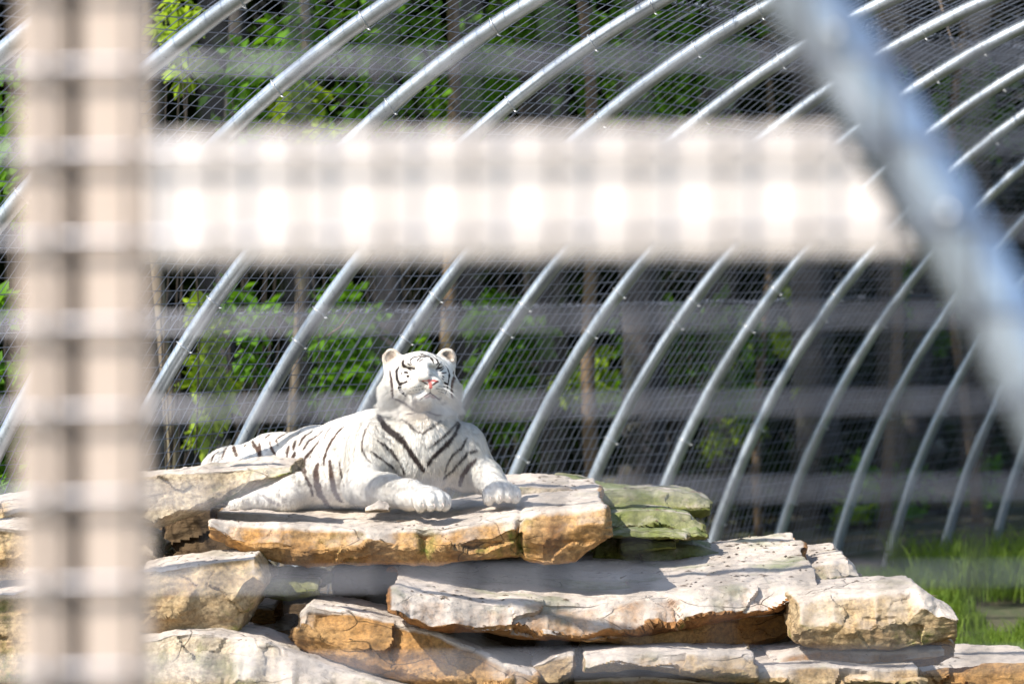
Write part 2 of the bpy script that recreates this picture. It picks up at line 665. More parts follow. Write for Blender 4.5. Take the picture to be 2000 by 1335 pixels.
T1 = T0 + .405
T2 = T1 + 29 * DT
SPLIT = 2.78
lo_l = sheet(T0 + .01, T1, -3.2, SPLIT, 'lower wire mesh sheet behind the tiger rump, below the ring seam', 0)
lo_r = sheet(T0 + .01, T1, SPLIT - .09, 15.2, 'lower wire mesh sheet right of the tiger, below the ring seam', 0)
up_l = sheet(T1 + .002, T2, -3.2, SPLIT, 'middle wire mesh sheet at the left, above the ring seam', 0)
up_r = sheet(T1 + .002, T2, SPLIT - .09, 15.2, 'middle wire mesh sheet at the right, above the ring seam', 0)
tp = sheet(T2 + .002, T2 + 42 * DT, -3.2, 15.2, 'topmost wire mesh sheet over the crown of the hoops', 0)
# rings that lace the sheets together
for ts_, par, ka, kb in ((T1 + .001, lo_l, -3.1, SPLIT), (T1 + .001, lo_r, SPLIT, 15.0), (T2 + .001, tp, -3.1, 15.0)):
    Vs, Qs, off = [], [], 0
    for k in np.arange(ka, kb, KW):
        for rep in range(2):
            kk = k + random.uniform(-.02, .02)
            c = arch(kk, ts_, .048 + .02 * math.sin(math.pi * (kk % 1)))
            a = np.linspace(0, 2 * math.pi, 9)
            tv = np.array([0, 0, 1.0]) * .6 + UU * .5
            tv /= np.linalg.norm(tv)
            ax2 = AX * random.uniform(.4, 1) + UU * random.uniform(-.6, .6)
            ax2 /= np.linalg.norm(ax2)
            r = random.uniform(.011, .016)
            V, Q = tube(c + r * (np.outer(np.cos(a), tv) + np.outer(np.sin(a), ax2)), .0022, 4, False)
            Vs.append(V)
            Qs.append(Q + off)
            off += len(V)
    o = meshobj('seam_rings', np.concatenate(Vs), np.concatenate(Qs), M['galv_wire'], par, True)
    o['kind'] = 'stuff'

# ------------------------------------------------------------------ rocks
def rock(name, label, top, bot, Yf, depth, mat, seed, nx=60, nz=18, ny=26, rel=.05, bev=.035, nose=.35, under=.06, chip=.03,
         slope=0.0, group=None, cat='rock', tilt_top=0.0, cracks=()):
    """A bedded block. top/bot: (px, py) polylines of its front arris at distance Yf (Yf may be a pair left,right)"""
    nx, nz, ny = int(nx * 1.6), int(nz * 1.7), int(ny * 1.6)
    bev = bev * .42
    top = np.array(top, float)
    bot = np.array(bot, float)
    if np.isscalar(Yf):
        Yf = (Yf, Yf)
    xl = min(top[0, 0], bot[0, 0])
    xr = max(top[-1, 0], bot[-1, 0])

    def front(u):                         # u 0..1 -> X, Y, ztop, zbot
        px = xl + (xr - xl) * u
        Y = Yf[0] + (Yf[1] - Yf[0]) * u
        pt = np.interp(px, top[:, 0], top[:, 1])
        pb = np.interp(px, bot[:, 0], bot[:, 1])
        X = (px - 1000) / F * Y
        zt = CAM_Z + Y * ((667.5 - pt) / F + PITCH)
        zb = CAM_Z + Y * ((667.5 - pb) / F + PITCH)
        return X, Y, zt, zb
    # cube grid
    def face(a, b):
        A, B = np.meshgrid(np.linspace(-1, 1, a), np.linspace(-1, 1, b), indexing='ij')
        id_ = np.arange(a * b).reshape(a, b)
        q = np.stack([id_[:-1, :-1], id_[1:, :-1], id_[1:, 1:], id_[:-1, 1:]], -1).reshape(-1, 4)
        return A.ravel(), B.ravel(), q
    Ps, Qs, off = [], [], 0
    for axis, sgn in ((1, -1), (1, 1), (2, -1), (2, 1), (0, -1), (0, 1)):
        d = {0: (ny, nz), 1: (nx, nz), 2: (nx, ny)}[axis]
        A, B, q = face(*d)
        o = np.full_like(A, sgn)
        p = {0: np.c_[o, A, B], 1: np.c_[A, o, B], 2: np.c_[A, B, o]}[axis]
        flip = (axis in (0, 2) and sgn < 0) or (axis == 1 and sgn > 0)
        Ps.append(p)
        Qs.append((q[:, ::-1] if flip else q) + off)
        off += len(p)
    P = np.concatenate(Ps)
    Q = np.concatenate(Qs)
    key = np.round(P * 1e4).astype(np.int64)
    _, first, inv = np.unique(key, axis=0, return_index=True, return_inverse=True)
    inv = inv.ravel()
    P = P[first]
    Q = inv[Q]
    X0, _, zt0, zb0 = front(np.linspace(0, 1, 20))
    hx_, hy_, hz_ = (X0[-1] - X0[0]) / 2, depth / 2, max(.02, (zt0 - zb0).mean() / 2)
    r = min(bev, hx_ * .6, hy_ * .6, hz_ * .8)
    rr = np.array([min(.9, r / hx_), min(.9, r / hy_), min(.9, r / hz_)])
    inn = np.clip(P, -(1 - rr), 1 - rr)
    dd = (P - inn) / rr
    ln = np.linalg.norm(dd, axis=1)
    ln[ln == 0] = 1
    lim = np.abs(dd).max(1)
    dd = dd / ln[:, None] * np.where(lim > 0, np.minimum(1, lim), 1)[:, None]
    P = inn + dd * rr
    u = (P[:, 0] + 1) / 2
    v = (P[:, 1] + 1) / 2
    ww = (P[:, 2] + 1) / 2
    X, Y, zt, zb = front(u)
    s3 = np.array([seed * 3.7, seed * 1.9, seed * 5.3])
    # front and back faces: chamfer above the nose line, undercut below it
    q1 = fbm(np.c_[X * 5, np.full(len(X), seed * 1.7), np.zeros(len(X))], 4, seed)
    nl = np.clip(nose + .34 * (np.abs(q1) - .35) + .16 * fbm(np.c_[X * 2.2, np.full(len(X), seed + .3), np.zeros(len(X))], 2, seed + 1), .06, .94)
    prof = np.where(ww > nl, (ww - nl) / (1 - nl + 1e-6) * rel, (nl - ww) / (nl + 1e-6) * under)
    yb = Y + depth
    Yp = Y + v * depth
    Yp = Yp + prof * (1 - v) - prof * v
    zz = zb + ww * (zt - zb)
    zz = zz + slope * (v * depth) * 1.0 + tilt_top * ww * v * depth
    W = np.c_[X, Yp, zz]
    # normals for displacement
    fr_w = np.clip((.25 - v) * 4, 0, 1)
    # chipped facets
    ns = max(14, int(hx_ * 2 * 34))
    sd = np.c_[rng.uniform(X.min(), X.max(), ns), rng.uniform(W[:, 1].min(), W[:, 1].max(), ns), rng.uniform(zz.min(), zz.max(), ns)]
    sdd = rng.normal(size=(ns, 3)) * np.array([1.0, .2, 1.2])
    amp = rng.uniform(-1, .6, ns)
    Wj = W + .02 * np.c_[vnoise(W * 18 + s3, 5), vnoise(W * 18 + s3, 6), vnoise(W * 18 + s3, 7)]
    best = np.full(len(W), 1e9)
    disp = np.zeros(len(W))
    for i in range(ns):
        d2 = (((Wj - sd[i]) * np.array([1, .7, 1.7])) ** 2).sum(1)
        m_ = d2 < best
        best[m_] = d2[m_]
        disp[m_] = amp[i] * chip * .8 + ((Wj[m_] - sd[i]) @ sdd[i]) * .11
    disp = np.clip(disp, -chip * 2.2, chip * 1.2)
    strata = np.floor(W[:, 2] * 26 + 1.5 * vnoise(W * 2.5 + s3, 8)) * 12.9898 + seed
    sn = (np.sin(strata) * 43758.5453) % 1.0 - .5
    rough = .012 * fbm(W * np.array([5, 5, 9]) + s3, 4, 11, .5) + .004 * (.4 - np.abs(fbm(W * np.array([11, 11, 20]) + s3, 3, 13))) + .0015 * fbm(W * 45 + s3, 2, 12)
    # smooth vertex normals
    def normals(W):
        a, b, c, d = (W[Q[:, i]] for i in range(4))
        fn = np.cross(c - a, d - b)
        N_ = np.zeros_like(W)
        for i in range(4):
            np.add.at(N_, Q[:, i], fn)
        return N_ / (np.linalg.norm(N_, axis=1)[:, None] + 1e-12)
    Nn = normals(W)
    vert = 1 - np.abs(Nn[:, 2])
    D = disp * np.clip(vert * 1.4, .0, 1) + rough * (0.55 + .8 * vert) + sn * .007 * vert
    flat = np.clip(np.abs(Nn[:, 2]), 0, 1)
    fl = fbm(np.c_[W[:, 0] * 3.4, W[:, 1] * 3.4, np.full(len(W), seed * 2.2)], 5, 14, .55)
    D += flat * (.006 * fl + .0028 * np.floor(fl * 3.0 + .5) * .8)
    for cx_, cw in cracks:
        xc = (cx_ - 1000) / F * Yf[0] + .012 * vnoise(np.c_[zz * 14, np.full(len(X), cx_), np.zeros(len(X))], 3)
        D -= .05 * np.exp(-((W[:, 0] - xc) / cw) ** 2) * np.clip(vert * 1.3 + .15, 0, 1)
    bedv = Nn[:, 2].copy()
    W = W + Nn * D[:, None]
    cen = np.array([X.mean(), W[:, 1].mean(), W[:, 2].min()])
    o = meshobj(name, W, Q, M[mat], None, False, cen)
    for pl in o.data.polygons:
        pl.use_smooth = True
    try:
        o.data.set_sharp_from_angle(angle=math.radians(34))
    except Exception:
        pass
    ba = o.data.attributes.new('bed', 'FLOAT', 'POINT')
    ba.data.foreach_set('value', bedv.astype(np.float32))
    tag(o, label, cat, group, 'thing')
    return o


ROCKG = 'sandstone rocks of the pile'
# the sunbathing slab, with back rise at the right
rock('rock_slab', 'large flat ochre fronted sandstone slab the tiger lies on', [(405, 1020), (520, 1030), (640, 1036), (820, 1030), (850, 1034), (930, 1018), (1020, 1004), (1100, 996), (1184, 990)],
     [(405, 1048), (470, 1078), (600, 1106), (820, 1106), (1000, 1094), (1060, 1106), (1120, 1100), (1184, 1050)], 15.25, 1.95, 'stoneA', 1,
     nx=150, nz=26, ny=50, rel=.05, under=.05, bev=.05, nose=.45, chip=.022, group=ROCKG, cracks=((826, .022), (1012, .012)))
rock('rock_slab', 'pale thin bedding slab behind the right paw of the tiger', [(985, 952), (1040, 948), (1110, 950), (1158, 966)], [(985, 1000), (1158, 1000)], 16.55, .9, 'stoneF', 2,
     nx=40, nz=8, ny=24, rel=.03, chip=.01, bev=.02, group=ROCKG)
rock('rock_slab', 'long thin mossy slab jutting right behind the sunbathing slab', [(1085, 942), (1130, 944), (1180, 960), (1250, 966), (1310, 966), (1360, 970), (1390, 985)],
     [(1085, 990), (1160, 1000), (1250, 1002), (1320, 1006), (1370, 1015), (1390, 1006)], 16.9, .8, 'stoneD', 3, nx=70, nz=14, ny=20, rel=.05, chip=.02, group=ROCKG)
# moss covered stack
rock('mossy_rock', 'moss covered rock on top of the stack beside the slab', [(1185, 1008), (1240, 1000), (1300, 1004), (1352, 1014), (1368, 1030)], [(1185, 1046), (1260, 1050), (1330, 1048), (1368, 1046)], 16.3, .7, 'stoneD', 4, nx=50, nz=14, ny=18, rel=.07, chip=.025, group=ROCKG)
rock('mossy_rock', 'thin mossy flake low in the stack, half in shade', [(1215, 1058), (1270, 1056), (1318, 1056)], [(1215, 1088), (1270, 1084), (1325, 1078)], 16.2, .55, 'stoneD', 5, nx=36, nz=10, ny=14, rel=.04, chip=.015, group=ROCKG)
rock('mossy_rock', 'flat grey green stone at the foot of the mossy stack', [(1255, 1078), (1310, 1072), (1360, 1068), (1400, 1080)], [(1255, 1104), (1330, 1108), (1400, 1098)], 16.35, .7, 'stoneD', 6, nx=40, nz=10, ny=16, rel=.05, chip=.012, group=ROCKG)
rock('mossy_rock', 'small shaded mossy block wedged under the sunbathing slab', [(1160, 1050), (1215, 1052), (1240, 1066)], [(1160, 1105), (1250, 1110)], 16.4, .5, 'stoneD', 7, nx=26, nz=14, ny=12, rel=.05, chip=.02, group=ROCKG)
rock('mossy_rock', 'very thin mossy plate between the two upper stones of the stack', [(1178, 1040), (1240, 1036), (1310, 1040), (1345, 1046)], [(1178, 1054), (1260, 1056), (1345, 1056)], 16.1, .5, 'stoneD', 41, nx=36, nz=8, ny=14, rel=.04, chip=.02, group=ROCKG)
rock('mossy_rock', 'little mossy chip at the right end of the stack', [(1330, 1036), (1362, 1028), (1384, 1042)], [(1330, 1058), (1384, 1056)], 16.25, .3, 'stoneD', 42, nx=18, nz=8, ny=10, rel=.04, chip=.02, group=ROCKG)
# lower wide slab
rock('rock_slab', 'wide lower sandstone slab with scalloped rust brown front', [(765, 1160), (830, 1172), (930, 1178), (1040, 1176), (1150, 1180), (1250, 1172), (1330, 1166), (1450, 1150), (1530, 1140), (1602, 1128)],
     [(765, 1204), (800, 1226), (880, 1246), (1000, 1256), (1150, 1266), (1290, 1244), (1420, 1222), (1520, 1200), (1602, 1160)], (14.75, 15.5), 1.6, 'stoneB', 8, slope=.05,
     nx=170, nz=26, ny=50, rel=.11, under=.12, bev=.05, nose=.36, chip=.03, group=ROCKG)
rock('rock_slab', 'small tilted slab end poking out behind the wide lower slab', [(1570, 1112), (1610, 1100), (1660, 1096), (1682, 1118)], [(1570, 1165), (1620, 1168), (1682, 1135)], 16.3, 1.0, 'stoneF', 9, nx=36, nz=14, ny=20, rel=.06, chip=.02, group=ROCKG)
rock('boulder', 'blocky buff boulder at the right end of the pile', [(1560, 1178), (1620, 1166), (1700, 1160), (1800, 1152), (1840, 1180), (1876, 1200)],
     [(1560, 1262), (1650, 1268), (1740, 1278), (1800, 1268), (1876, 1252)], 15.1, .75, 'stoneC', 10, nx=80, nz=30, ny=30, rel=.09, under=.05, bev=.06, nose=.5, chip=.025, group=ROCKG)
rock('rock_slab', 'brown bedded slab directly under the wide lower slab', [(1060, 1232), (1160, 1236), (1300, 1226), (1420, 1212), (1570, 1190)], [(1060, 1246), (1150, 1262), (1300, 1270), (1460, 1272), (1570, 1256)], (15.0, 15.75), 1.2, 'stoneE', 11, nx=90, nz=16, ny=24, rel=.03, chip=.02, group=ROCKG)
rock('rock_slab', 'thin brown bed under the blocky right boulder', [(1500, 1284), (1600, 1272), (1700, 1276), (1850, 1266)], [(1500, 1306), (1640, 1300), (1740, 1302), (1850, 1290)], 15.25, .8, 'stoneE', 12, nx=80, nz=10, ny=18, rel=.03, chip=.015, group=ROCKG)
rock('rock_slab', 'lowest thin bed at the right, with broken edge', [(1480, 1308), (1620, 1302), (1740, 1306), (1800, 1304)], [(1480, 1345), (1640, 1350), (1800, 1345)], 15.0, 1.0, 'stoneC', 13, nx=70, nz=12, ny=18, rel=.04, chip=.018, group=ROCKG)
rock('boulder', 'dark rounded stone in shade under the right boulder end', [(1790, 1258), (1850, 1240), (1872, 1256)], [(1790, 1312), (1840, 1310), (1872, 1290)], 15.35, .6, 'stoneE', 14, nx=24, nz=16, ny=16, rel=.04, group=ROCKG)
rock('rock_slab', 'grey brown slab in the bottom right corner by the grass', [(1800, 1310), (1860, 1298), (1930, 1296), (2040, 1294)], [(1800, 1390), (2040, 1390)], 16.6, .8, 'stoneE', 15, nx=50, nz=16, ny=20, rel=.05, group=ROCKG)
rock('rock_slab', 'pale long bed along the bottom edge right of centre', [(1140, 1286), (1220, 1280), (1340, 1278), (1480, 1284)], [(1140, 1318), (1240, 1312), (1380, 1330), (1480, 1336)], 14.9, 1.0, 'stoneC', 16, nx=80, nz=14, ny=18, rel=.04, chip=.02, group=ROCKG)
rock('boulder', 'small brown block hanging in the dark gap under the lower slab', [(1150, 1266), (1200, 1264), (1215, 1270)], [(1150, 1278), (1190, 1288), (1215, 1282)], 15.25, .4, 'stoneE', 17, nx=20, nz=8, ny=10, rel=.03, group=ROCKG)
rock('boulder', 'small pale wedge stone at the bottom edge in the middle', [(1035, 1300), (1080, 1284), (1122, 1280)], [(1035, 1345), (1090, 1345), (1122, 1320)], 15.0, .5, 'stoneC', 18, nx=24, nz=14, ny=12, rel=.04, group=ROCKG)
rock('rock_slab', 'lowest grey beds along the bottom edge under the pale long bed', [(1120, 1330), (1300, 1326), (1520, 1340)], [(1120, 1420), (1520, 1420)], 15.15, 1.2, 'stoneC', 19, nx=50, nz=14, ny=16, rel=.04, group=ROCKG)
# left part of the pile
rock('rock_slab', 'tilted pale slab at the left in front of the rump of the tiger', [(225, 936), (300, 926), (380, 918), (450, 912), (520, 906), (566, 908)],
     [(225, 1020), (300, 1034), (370, 1012), (450, 985), (520, 958), (568, 930)], 15.35, .55, 'stoneF', 20, nx=80, nz=30, ny=30, rel=.05, under=.16, bev=.04, nose=.30, chip=.018, group=ROCKG)
rock('boulder', 'jagged moss streaked block at the left above the sloping rock', [(260, 1118), (330, 1108), (420, 1098), (494, 1088), (514, 1130)], [(260, 1236), (330, 1250), (400, 1236), (460, 1238), (480, 1200), (514, 1150)], 14.9, .7, 'stoneC', 21, nx=60, nz=34, ny=26, rel=.05, under=.07, nose=.45, bev=.03, chip=.03, group=ROCKG)
rock('boulder', 'sloping pale boulder in the bottom left beside the post', [(240, 1262), (330, 1242), (420, 1246), (500, 1256), (570, 1284), (640, 1310), (720, 1336), (900, 1385)], [(240, 1430), (900, 1430)], 14.6, .8, 'stoneF', 22, nx=90, nz=26, ny=24, rel=.16, nose=.3, chip=.025, group=ROCKG)
rock('boulder', 'leaning orange brown boulder sloping down to the right', [(572, 1200), (600, 1186), (680, 1196), (760, 1216), (850, 1240), (930, 1270), (1000, 1302), (1045, 1320)], [(572, 1262), (640, 1290), (700, 1310), (800, 1345), (1045, 1420)], 14.9, .7, 'stoneE', 23, nx=90, nz=28, ny=24, rel=.06, under=.05, bev=.05, chip=.02, group=ROCKG)
rock('boulder', 'brown rock under the middle of the sunbathing slab, shade in its colour', [(650, 1118), (720, 1108), (820, 1108)], [(650, 1185), (720, 1200), (830, 1205)], 15.8, .8, 'stoneShade', 24, nx=40, nz=20, ny=20, rel=.05, group=ROCKG)
rock('mossy_rock', 'green mossy flat stone in shade left under the slab', [(485, 1138), (550, 1130), (625, 1134)], [(485, 1168), (560, 1180), (625, 1164)], 15.3, .6, 'stoneD', 25, nx=36, nz=12, ny=16, rel=.04, group=ROCKG)
rock('boulder', 'dark squared block deep in the gap at the left', [(486, 1186), (540, 1186)], [(486, 1222), (540, 1226)], 15.8, .4, 'stoneE', 26, nx=16, nz=12, ny=12, rel=.02, group=ROCKG)
rock('rock_slab', 'thin dark ledge below the squared block in the gap', [(480, 1228), (570, 1222)], [(480, 1240), (570, 1236)], 15.8, .5, 'stoneE', 27, nx=24, nz=6, ny=10, rel=.02, group=ROCKG)
rock('boulder', 'pale bit of broken stone on the mossy flat stone', [(588, 1134), (604, 1125), (624, 1132)], [(588, 1142), (624, 1142)], 15.4, .08, 'stoneF', 28, nx=12, nz=8, ny=8, rel=.01, bev=.01, chip=.006, group=ROCKG)
rock('boulder', 'rounded boulder at the left picture edge, uppermost', [(-60, 985), (0, 976), (60, 966), (120, 980)], [(-60, 1030), (60, 1034), (120, 1020)], 15.6, .7, 'stoneC', 29, nx=40, nz=16, ny=18, rel=.06, group=ROCKG)
rock('boulder', 'square lichen speckled block at the left edge, middle', [(-60, 1036), (0, 1032), (100, 1030), (180, 1036)], [(-60, 1138), (60, 1138), (180, 1140)], 15.1, .8, 'stoneC', 30, nx=40, nz=26, ny=20, rel=.05, group=ROCKG)
rock('boulder', 'tall brown mossy block at the left edge, lowest', [(-60, 1158), (20, 1158), (60, 1148), (150, 1160), (230, 1180)], [(-60, 1420), (230, 1420)], 14.9, .8, 'stoneC', 31, nx=40, nz=40, ny=20, rel=.05, group=ROCKG)
rock('boulder', 'rounded grey stone peeping right of the post at the left', [(200, 1030), (260, 1030), (300, 1050), (312, 1080)], [(200, 1110), (312, 1104)], 15.5, .5, 'stoneF', 32, nx=30, nz=18, ny=14, rel=.06, bev=.06, group=ROCKG)
rock('boulder', 'small chip of stone beside the elbow of the tiger', [(712, 993), (738, 984), (760, 990)], [(712, 1002), (760, 1002)], 15.5, .10, 'stoneF', 33, nx=24, nz=10, ny=14, rel=.03, bev=.02, chip=.008, group=ROCKG)
rock('boulder', 'stone in the gap under the tilted left slab, coloured black as shade', [(300, 984), (380, 988), (440, 996), (470, 1015)], [(300, 1190), (470, 1190)], 16.35, .5, 'stoneShade', 36, nx=30, nz=24, ny=12, rel=.03, chip=.04, group=ROCKG)
# core that carries the pile, its near-black colour standing for shade in the gaps
rock('rock_core', 'inner stones under the pile, coloured dark as the shade of the gaps', [(200, 1185), (700, 1180), (1200, 1165), (1300, 1165)], [(200, 1430), (1300, 1430)], 16.5, .7, 'stoneShade', 34, nx=60, nz=30, ny=14, rel=.05, chip=.06, group=ROCKG)
rock('rock_core', 'inner stones carrying the wide lower slab, coloured dark as shade', [(1300, 1200), (1560, 1190), (1700, 1260)], [(1300, 1430), (1700, 1430)], 15.7, .8, 'stoneShade', 35, nx=40, nz=30, ny=14, rel=.05, chip=.05, group=ROCKG)

# ------------------------------------------------------------------ tiger
# signed distance primitives blended into one continuous body
HEAD_O = np.array(at(821, 741, 15.98))
yaw, pit = math.radians(5), math.radians(10)
hf = np.array([math.sin(yaw) * math.cos(pit), -math.cos(yaw) * math.cos(pit), math.sin(pit)])   # where the nose points
hr = np.cross(hf, [0, 0, 1.0])
hr = -hr / np.linalg.norm(hr)
hr = hr if hr[0] > 0 else -hr
hu = np.cross(hf, hr)
hu = hu if hu[2] > 0 else -hu
HR = np.stack([hr, hf, hu])               # rows: right, forward, up


def hp(x, y, z):
    return HEAD_O + x * hr + y * hf + z * hu


PR = []                                    # (kind, data, blend)


def cone(a, ra, b, rb, k=.04):
    PR.append(('c', np.array(a, float), ra, np.array(b, float), rb, k))


def ell(c, rad, k=.04, rot=None):
    PR.append(('e', np.array(c, float), np.array(rad, float), np.eye(3) if rot is None else rot, k))


def chain(pts, k=.05):
    for (a, ra), (b, rb) in zip(pts[:-1], pts[1:]):
        cone(a, ra, b, rb, k)


A3 = lambda px, py, Y: np.array(at(px, py, Y))
# trunk
chain([(A3(785, 880, 16.13), .185), (A3(700, 897, 16.3), .175), (A3(620, 912, 16.47), .165), (A3(540, 922, 16.66), .160), (A3(470, 932, 16.82), .135)], .06)
ell(A3(640, 935, 16.42), (.24, .22, .115), .06)           # belly
ell(A3(440, 930, 16.80), (.115, .15, .115), .05)           # rump
ell(A3(745, 850, 16.25), (.11, .14, .10), .06)            # withers
# neck and chest
chain([(A3(822, 770, 16.08), .105), (A3(819, 820, 16.07), .142), (A3(815, 870, 16.04), .165)], .05)
cone(A3(835, 790, 15.98), .06, A3(835, 850, 15.94), .085, .05)
ell(A3(835, 880, 15.94), (.125, .13, .16), .06)
ell(A3(842, 918, 15.93), (.075, .09, .085), .05)
# shoulders
ell(A3(728, 895, 16.02), (.120, .14, .160), .05)
ell(A3(905, 893, 16.04), (.105, .13, .145), .05)
# fore leg on the left of the picture
chain([(A3(722, 925, 15.95), .098), (A3(708, 950, 15.88), .076), (A3(755, 957, 15.74), .066), (A3(800, 965, 15.62), .056), (A3(826, 972, 15.56), .052)], .03)
# fore leg on the right
chain([(A3(915, 905, 16.03), .095), (A3(928, 920, 16.08), .078), (A3(945, 928, 15.98), .068), (A3(962, 944, 15.88), .055), (A3(972, 955, 15.82), .05)], .03)


def paw(c, fwd, s=1.0):
    fwd = np.array([fwd[0], fwd[1], 0.0])
    fwd /= np.linalg.norm(fwd)
    rt = np.array([-fwd[1], fwd[0], 0.0])
    up = np.array([0, 0, 1.0])
    R_ = np.stack([rt, fwd, up])
    c = np.array(c)
    ell(c + fwd * .005 * s + up * .008, (.070 * s, .080 * s, .047 * s), .02, R_)
    for x, y, z in ((-.054, .036, -.004), (-.018, .062, .003), (.019, .062, .003), (.055, .036, -.004)):
        ell(c + rt * x * s + fwd * y * s + up * (z - .004) * s, (.0245 * s, .040 * s, .039 * s), .008, R_)
    return [c + rt * x * s + fwd * (y + .034) * s + up * (-.012) * s for x, y in ((-.056, .040), (-.019, .066), (.020, .066), (.057, .040))], fwd


p1 = A3(838, 976, 15.51)
p2 = A3(977, 962, 15.77)
claws1, fw1 = paw(p1, (.42, -1.0))
claws2, fw2 = paw(p2, (.20, -1.0))
# haunch and hind foot
ell(A3(520, 935, 16.55), (.17, .14, .13), .05)
chain([(A3(540, 942, 16.50), .105), (A3(590, 955, 16.36), .085), (A3(560, 972, 16.28), .062), (A3(500, 981, 16.22), .048), (A3(465, 985, 16.15), .045)], .04)
# tail lying behind the left slab
chain([(A3(425, 940, 16.95), .055), (A3(385, 965, 16.98), .042), (A3(345, 975, 16.9), .037), (A3(300, 980, 16.8), .034)], .03)
N_BODY = len(PR)
# head
ell(hp(0, -.02, .030), (.118, .120, .090), .03, HR)
for s in (-1, 1):
    ell(hp(s * .076, -.005, -.025), (.060, .082, .078), .035, HR)       # cheeks
    ell(hp(s * .108, -.045, -.045), (.036, .045, .070), .03, HR)        # ruff
    ell(hp(s * .104, -.045, .050), (.044, .050, .058), .03, HR)         # base of the ear
    ell(hp(s * .050, .078, .054), (.036, .030, .020), .02, HR)          # brow
    ell(hp(s * .060, .066, -.010), (.036, .040, .036), .025, HR)        # cheek bone
    ell(hp(s * .040, .146, -.047), (.045, .046, .037), .012, HR)        # whisker pads
cone(hp(0, .050, .050), .050, hp(0, .160, -.004), .036, .025)            # bridge of the nose
ell(hp(0, .090, .020), (.042, .07, .036), .02, HR)
cone(hp(0, .020, -.080), .062, hp(0, .118, -.092), .036, .025)           # lower jaw
ell(hp(0, .138, -.094), (.041, .034, .030), .012, HR)                    # chin
ell(hp(0, .190, -.016), (.027, .013, .017), .006, HR)                    # nose leather
EARS = []
for s in (-1, 1):
    c = hp(s * .117, -.052, .100)
    n_ = hp(s * .05, .25, .05) - HEAD_O
    n_ /= np.linalg.norm(n_)
    r_ = np.cross(hu, n_) * 1.0
    r_ /= np.linalg.norm(r_)
    u_ = np.cross(n_, r_)
    u_ = u_ if u_ @ hu > 0 else -u_
    RE = np.stack([r_, n_, u_])
    EARS.append((c, RE))
    ell(c, (.038, .019, .041), .024, RE)


def prim_sd(pr, P):
    if pr[0] == 'c':
        _, a, ra, b, rb, k = pr
        ba = b - a
        h = np.clip(((P - a) @ ba) / (ba @ ba), 0, 1)
        return np.linalg.norm(P - a - h[:, None] * ba, axis=1) - (ra + (rb - ra) * h), k
    _, c, rad, R_, k = pr
    q = (P - c) @ R_.T
    k0 = np.linalg.norm(q / rad, axis=1)
    k1 = np.linalg.norm(q / (rad * rad), axis=1) + 1e-9
    return k0 * (k0 - 1) / k1, k


def smin(a, b, k):
    h = np.maximum(k - np.abs(a - b), 0) / k
    return np.minimum(a, b) - h * h * k * .25


def carve(P, D):
    # ear hollows, closed eye sockets
    for s in (-1, 1):
        q = (P - hp(s * .049, .128, .030)) @ HR.T / np.array([.026, .030, .013])
        e = (np.linalg.norm(q, axis=1) - 1) * .013
        D = -smin(-D, e, .012)
    for c, RE in EARS:
        q = (P - (c + RE[1] * .020 - RE[2] * .002)) @ RE.T / np.array([.026, .018, .029])
        e = (np.linalg.norm(q, axis=1) - 1) * .018
        D = np.maximum(D, -e)
    return D


def sdf(P):
    D = np.full(len(P), 1.0)
    for pr in PR:
        d, k = prim_sd(pr, P)
        D = smin(D, d, k)
    return carve(P, D)


def bbox(pr):
    if pr[0] == 'c':
        lo = np.minimum(pr[1] - pr[2], pr[3] - pr[4])
        hi = np.maximum(pr[1] + pr[2], pr[3] + pr[4])
    else:
        m_ = np.abs(pr[3]).T @ pr[2]
        lo, hi = pr[1] - m_, pr[1] + m_
    return lo - .07, hi + .07


VOX = .0058
los, his = zip(*[bbox(p) for p in PR])
glo, ghi = np.min(los, 0), np.max(his, 0)
dim = np.ceil((ghi - glo) / VOX).astype(int) + 1
FLD = np.full(dim, 1.0, np.float32)
axs = [glo[i] + np.arange(dim[i]) * VOX for i in range(3)]
for pr, lo, hi in zip(PR, los, his):
    i0 = np.maximum(0, np.floor((lo - glo) / VOX).astype(int))
    i1 = np.minimum(dim, np.ceil((hi - glo) / VOX).astype(int) + 1)
    sl = tuple(slice(a, b) for a, b in zip(i0, i1))
    g = np.stack(np.meshgrid(*[axs[i][sl[i]] for i in range(3)], indexing='ij'), -1).reshape(-1, 3)
    d, k = prim_sd(pr, g)
    sub = FLD[sl]
    FLD[sl] = smin(sub.ravel().astype(float), d, k).reshape(sub.shape)
for c, RE in EARS + [(hp(0, .1, .03), None)]:
    i0 = np.floor((c - .12 - glo) / VOX).astype(int)
    i1 = np.ceil((c + .12 - glo) / VOX).astype(int)
    sl = tuple(slice(a, b) for a, b in zip(i0, i1))
    g = np.stack(np.meshgrid(*[axs[i][sl[i]] for i in range(3)], indexing='ij'), -1).reshape(-1, 3)
    sub = FLD[sl]
    FLD[sl] = carve(g, sub.ravel().astype(float)).reshape(sub.shape)


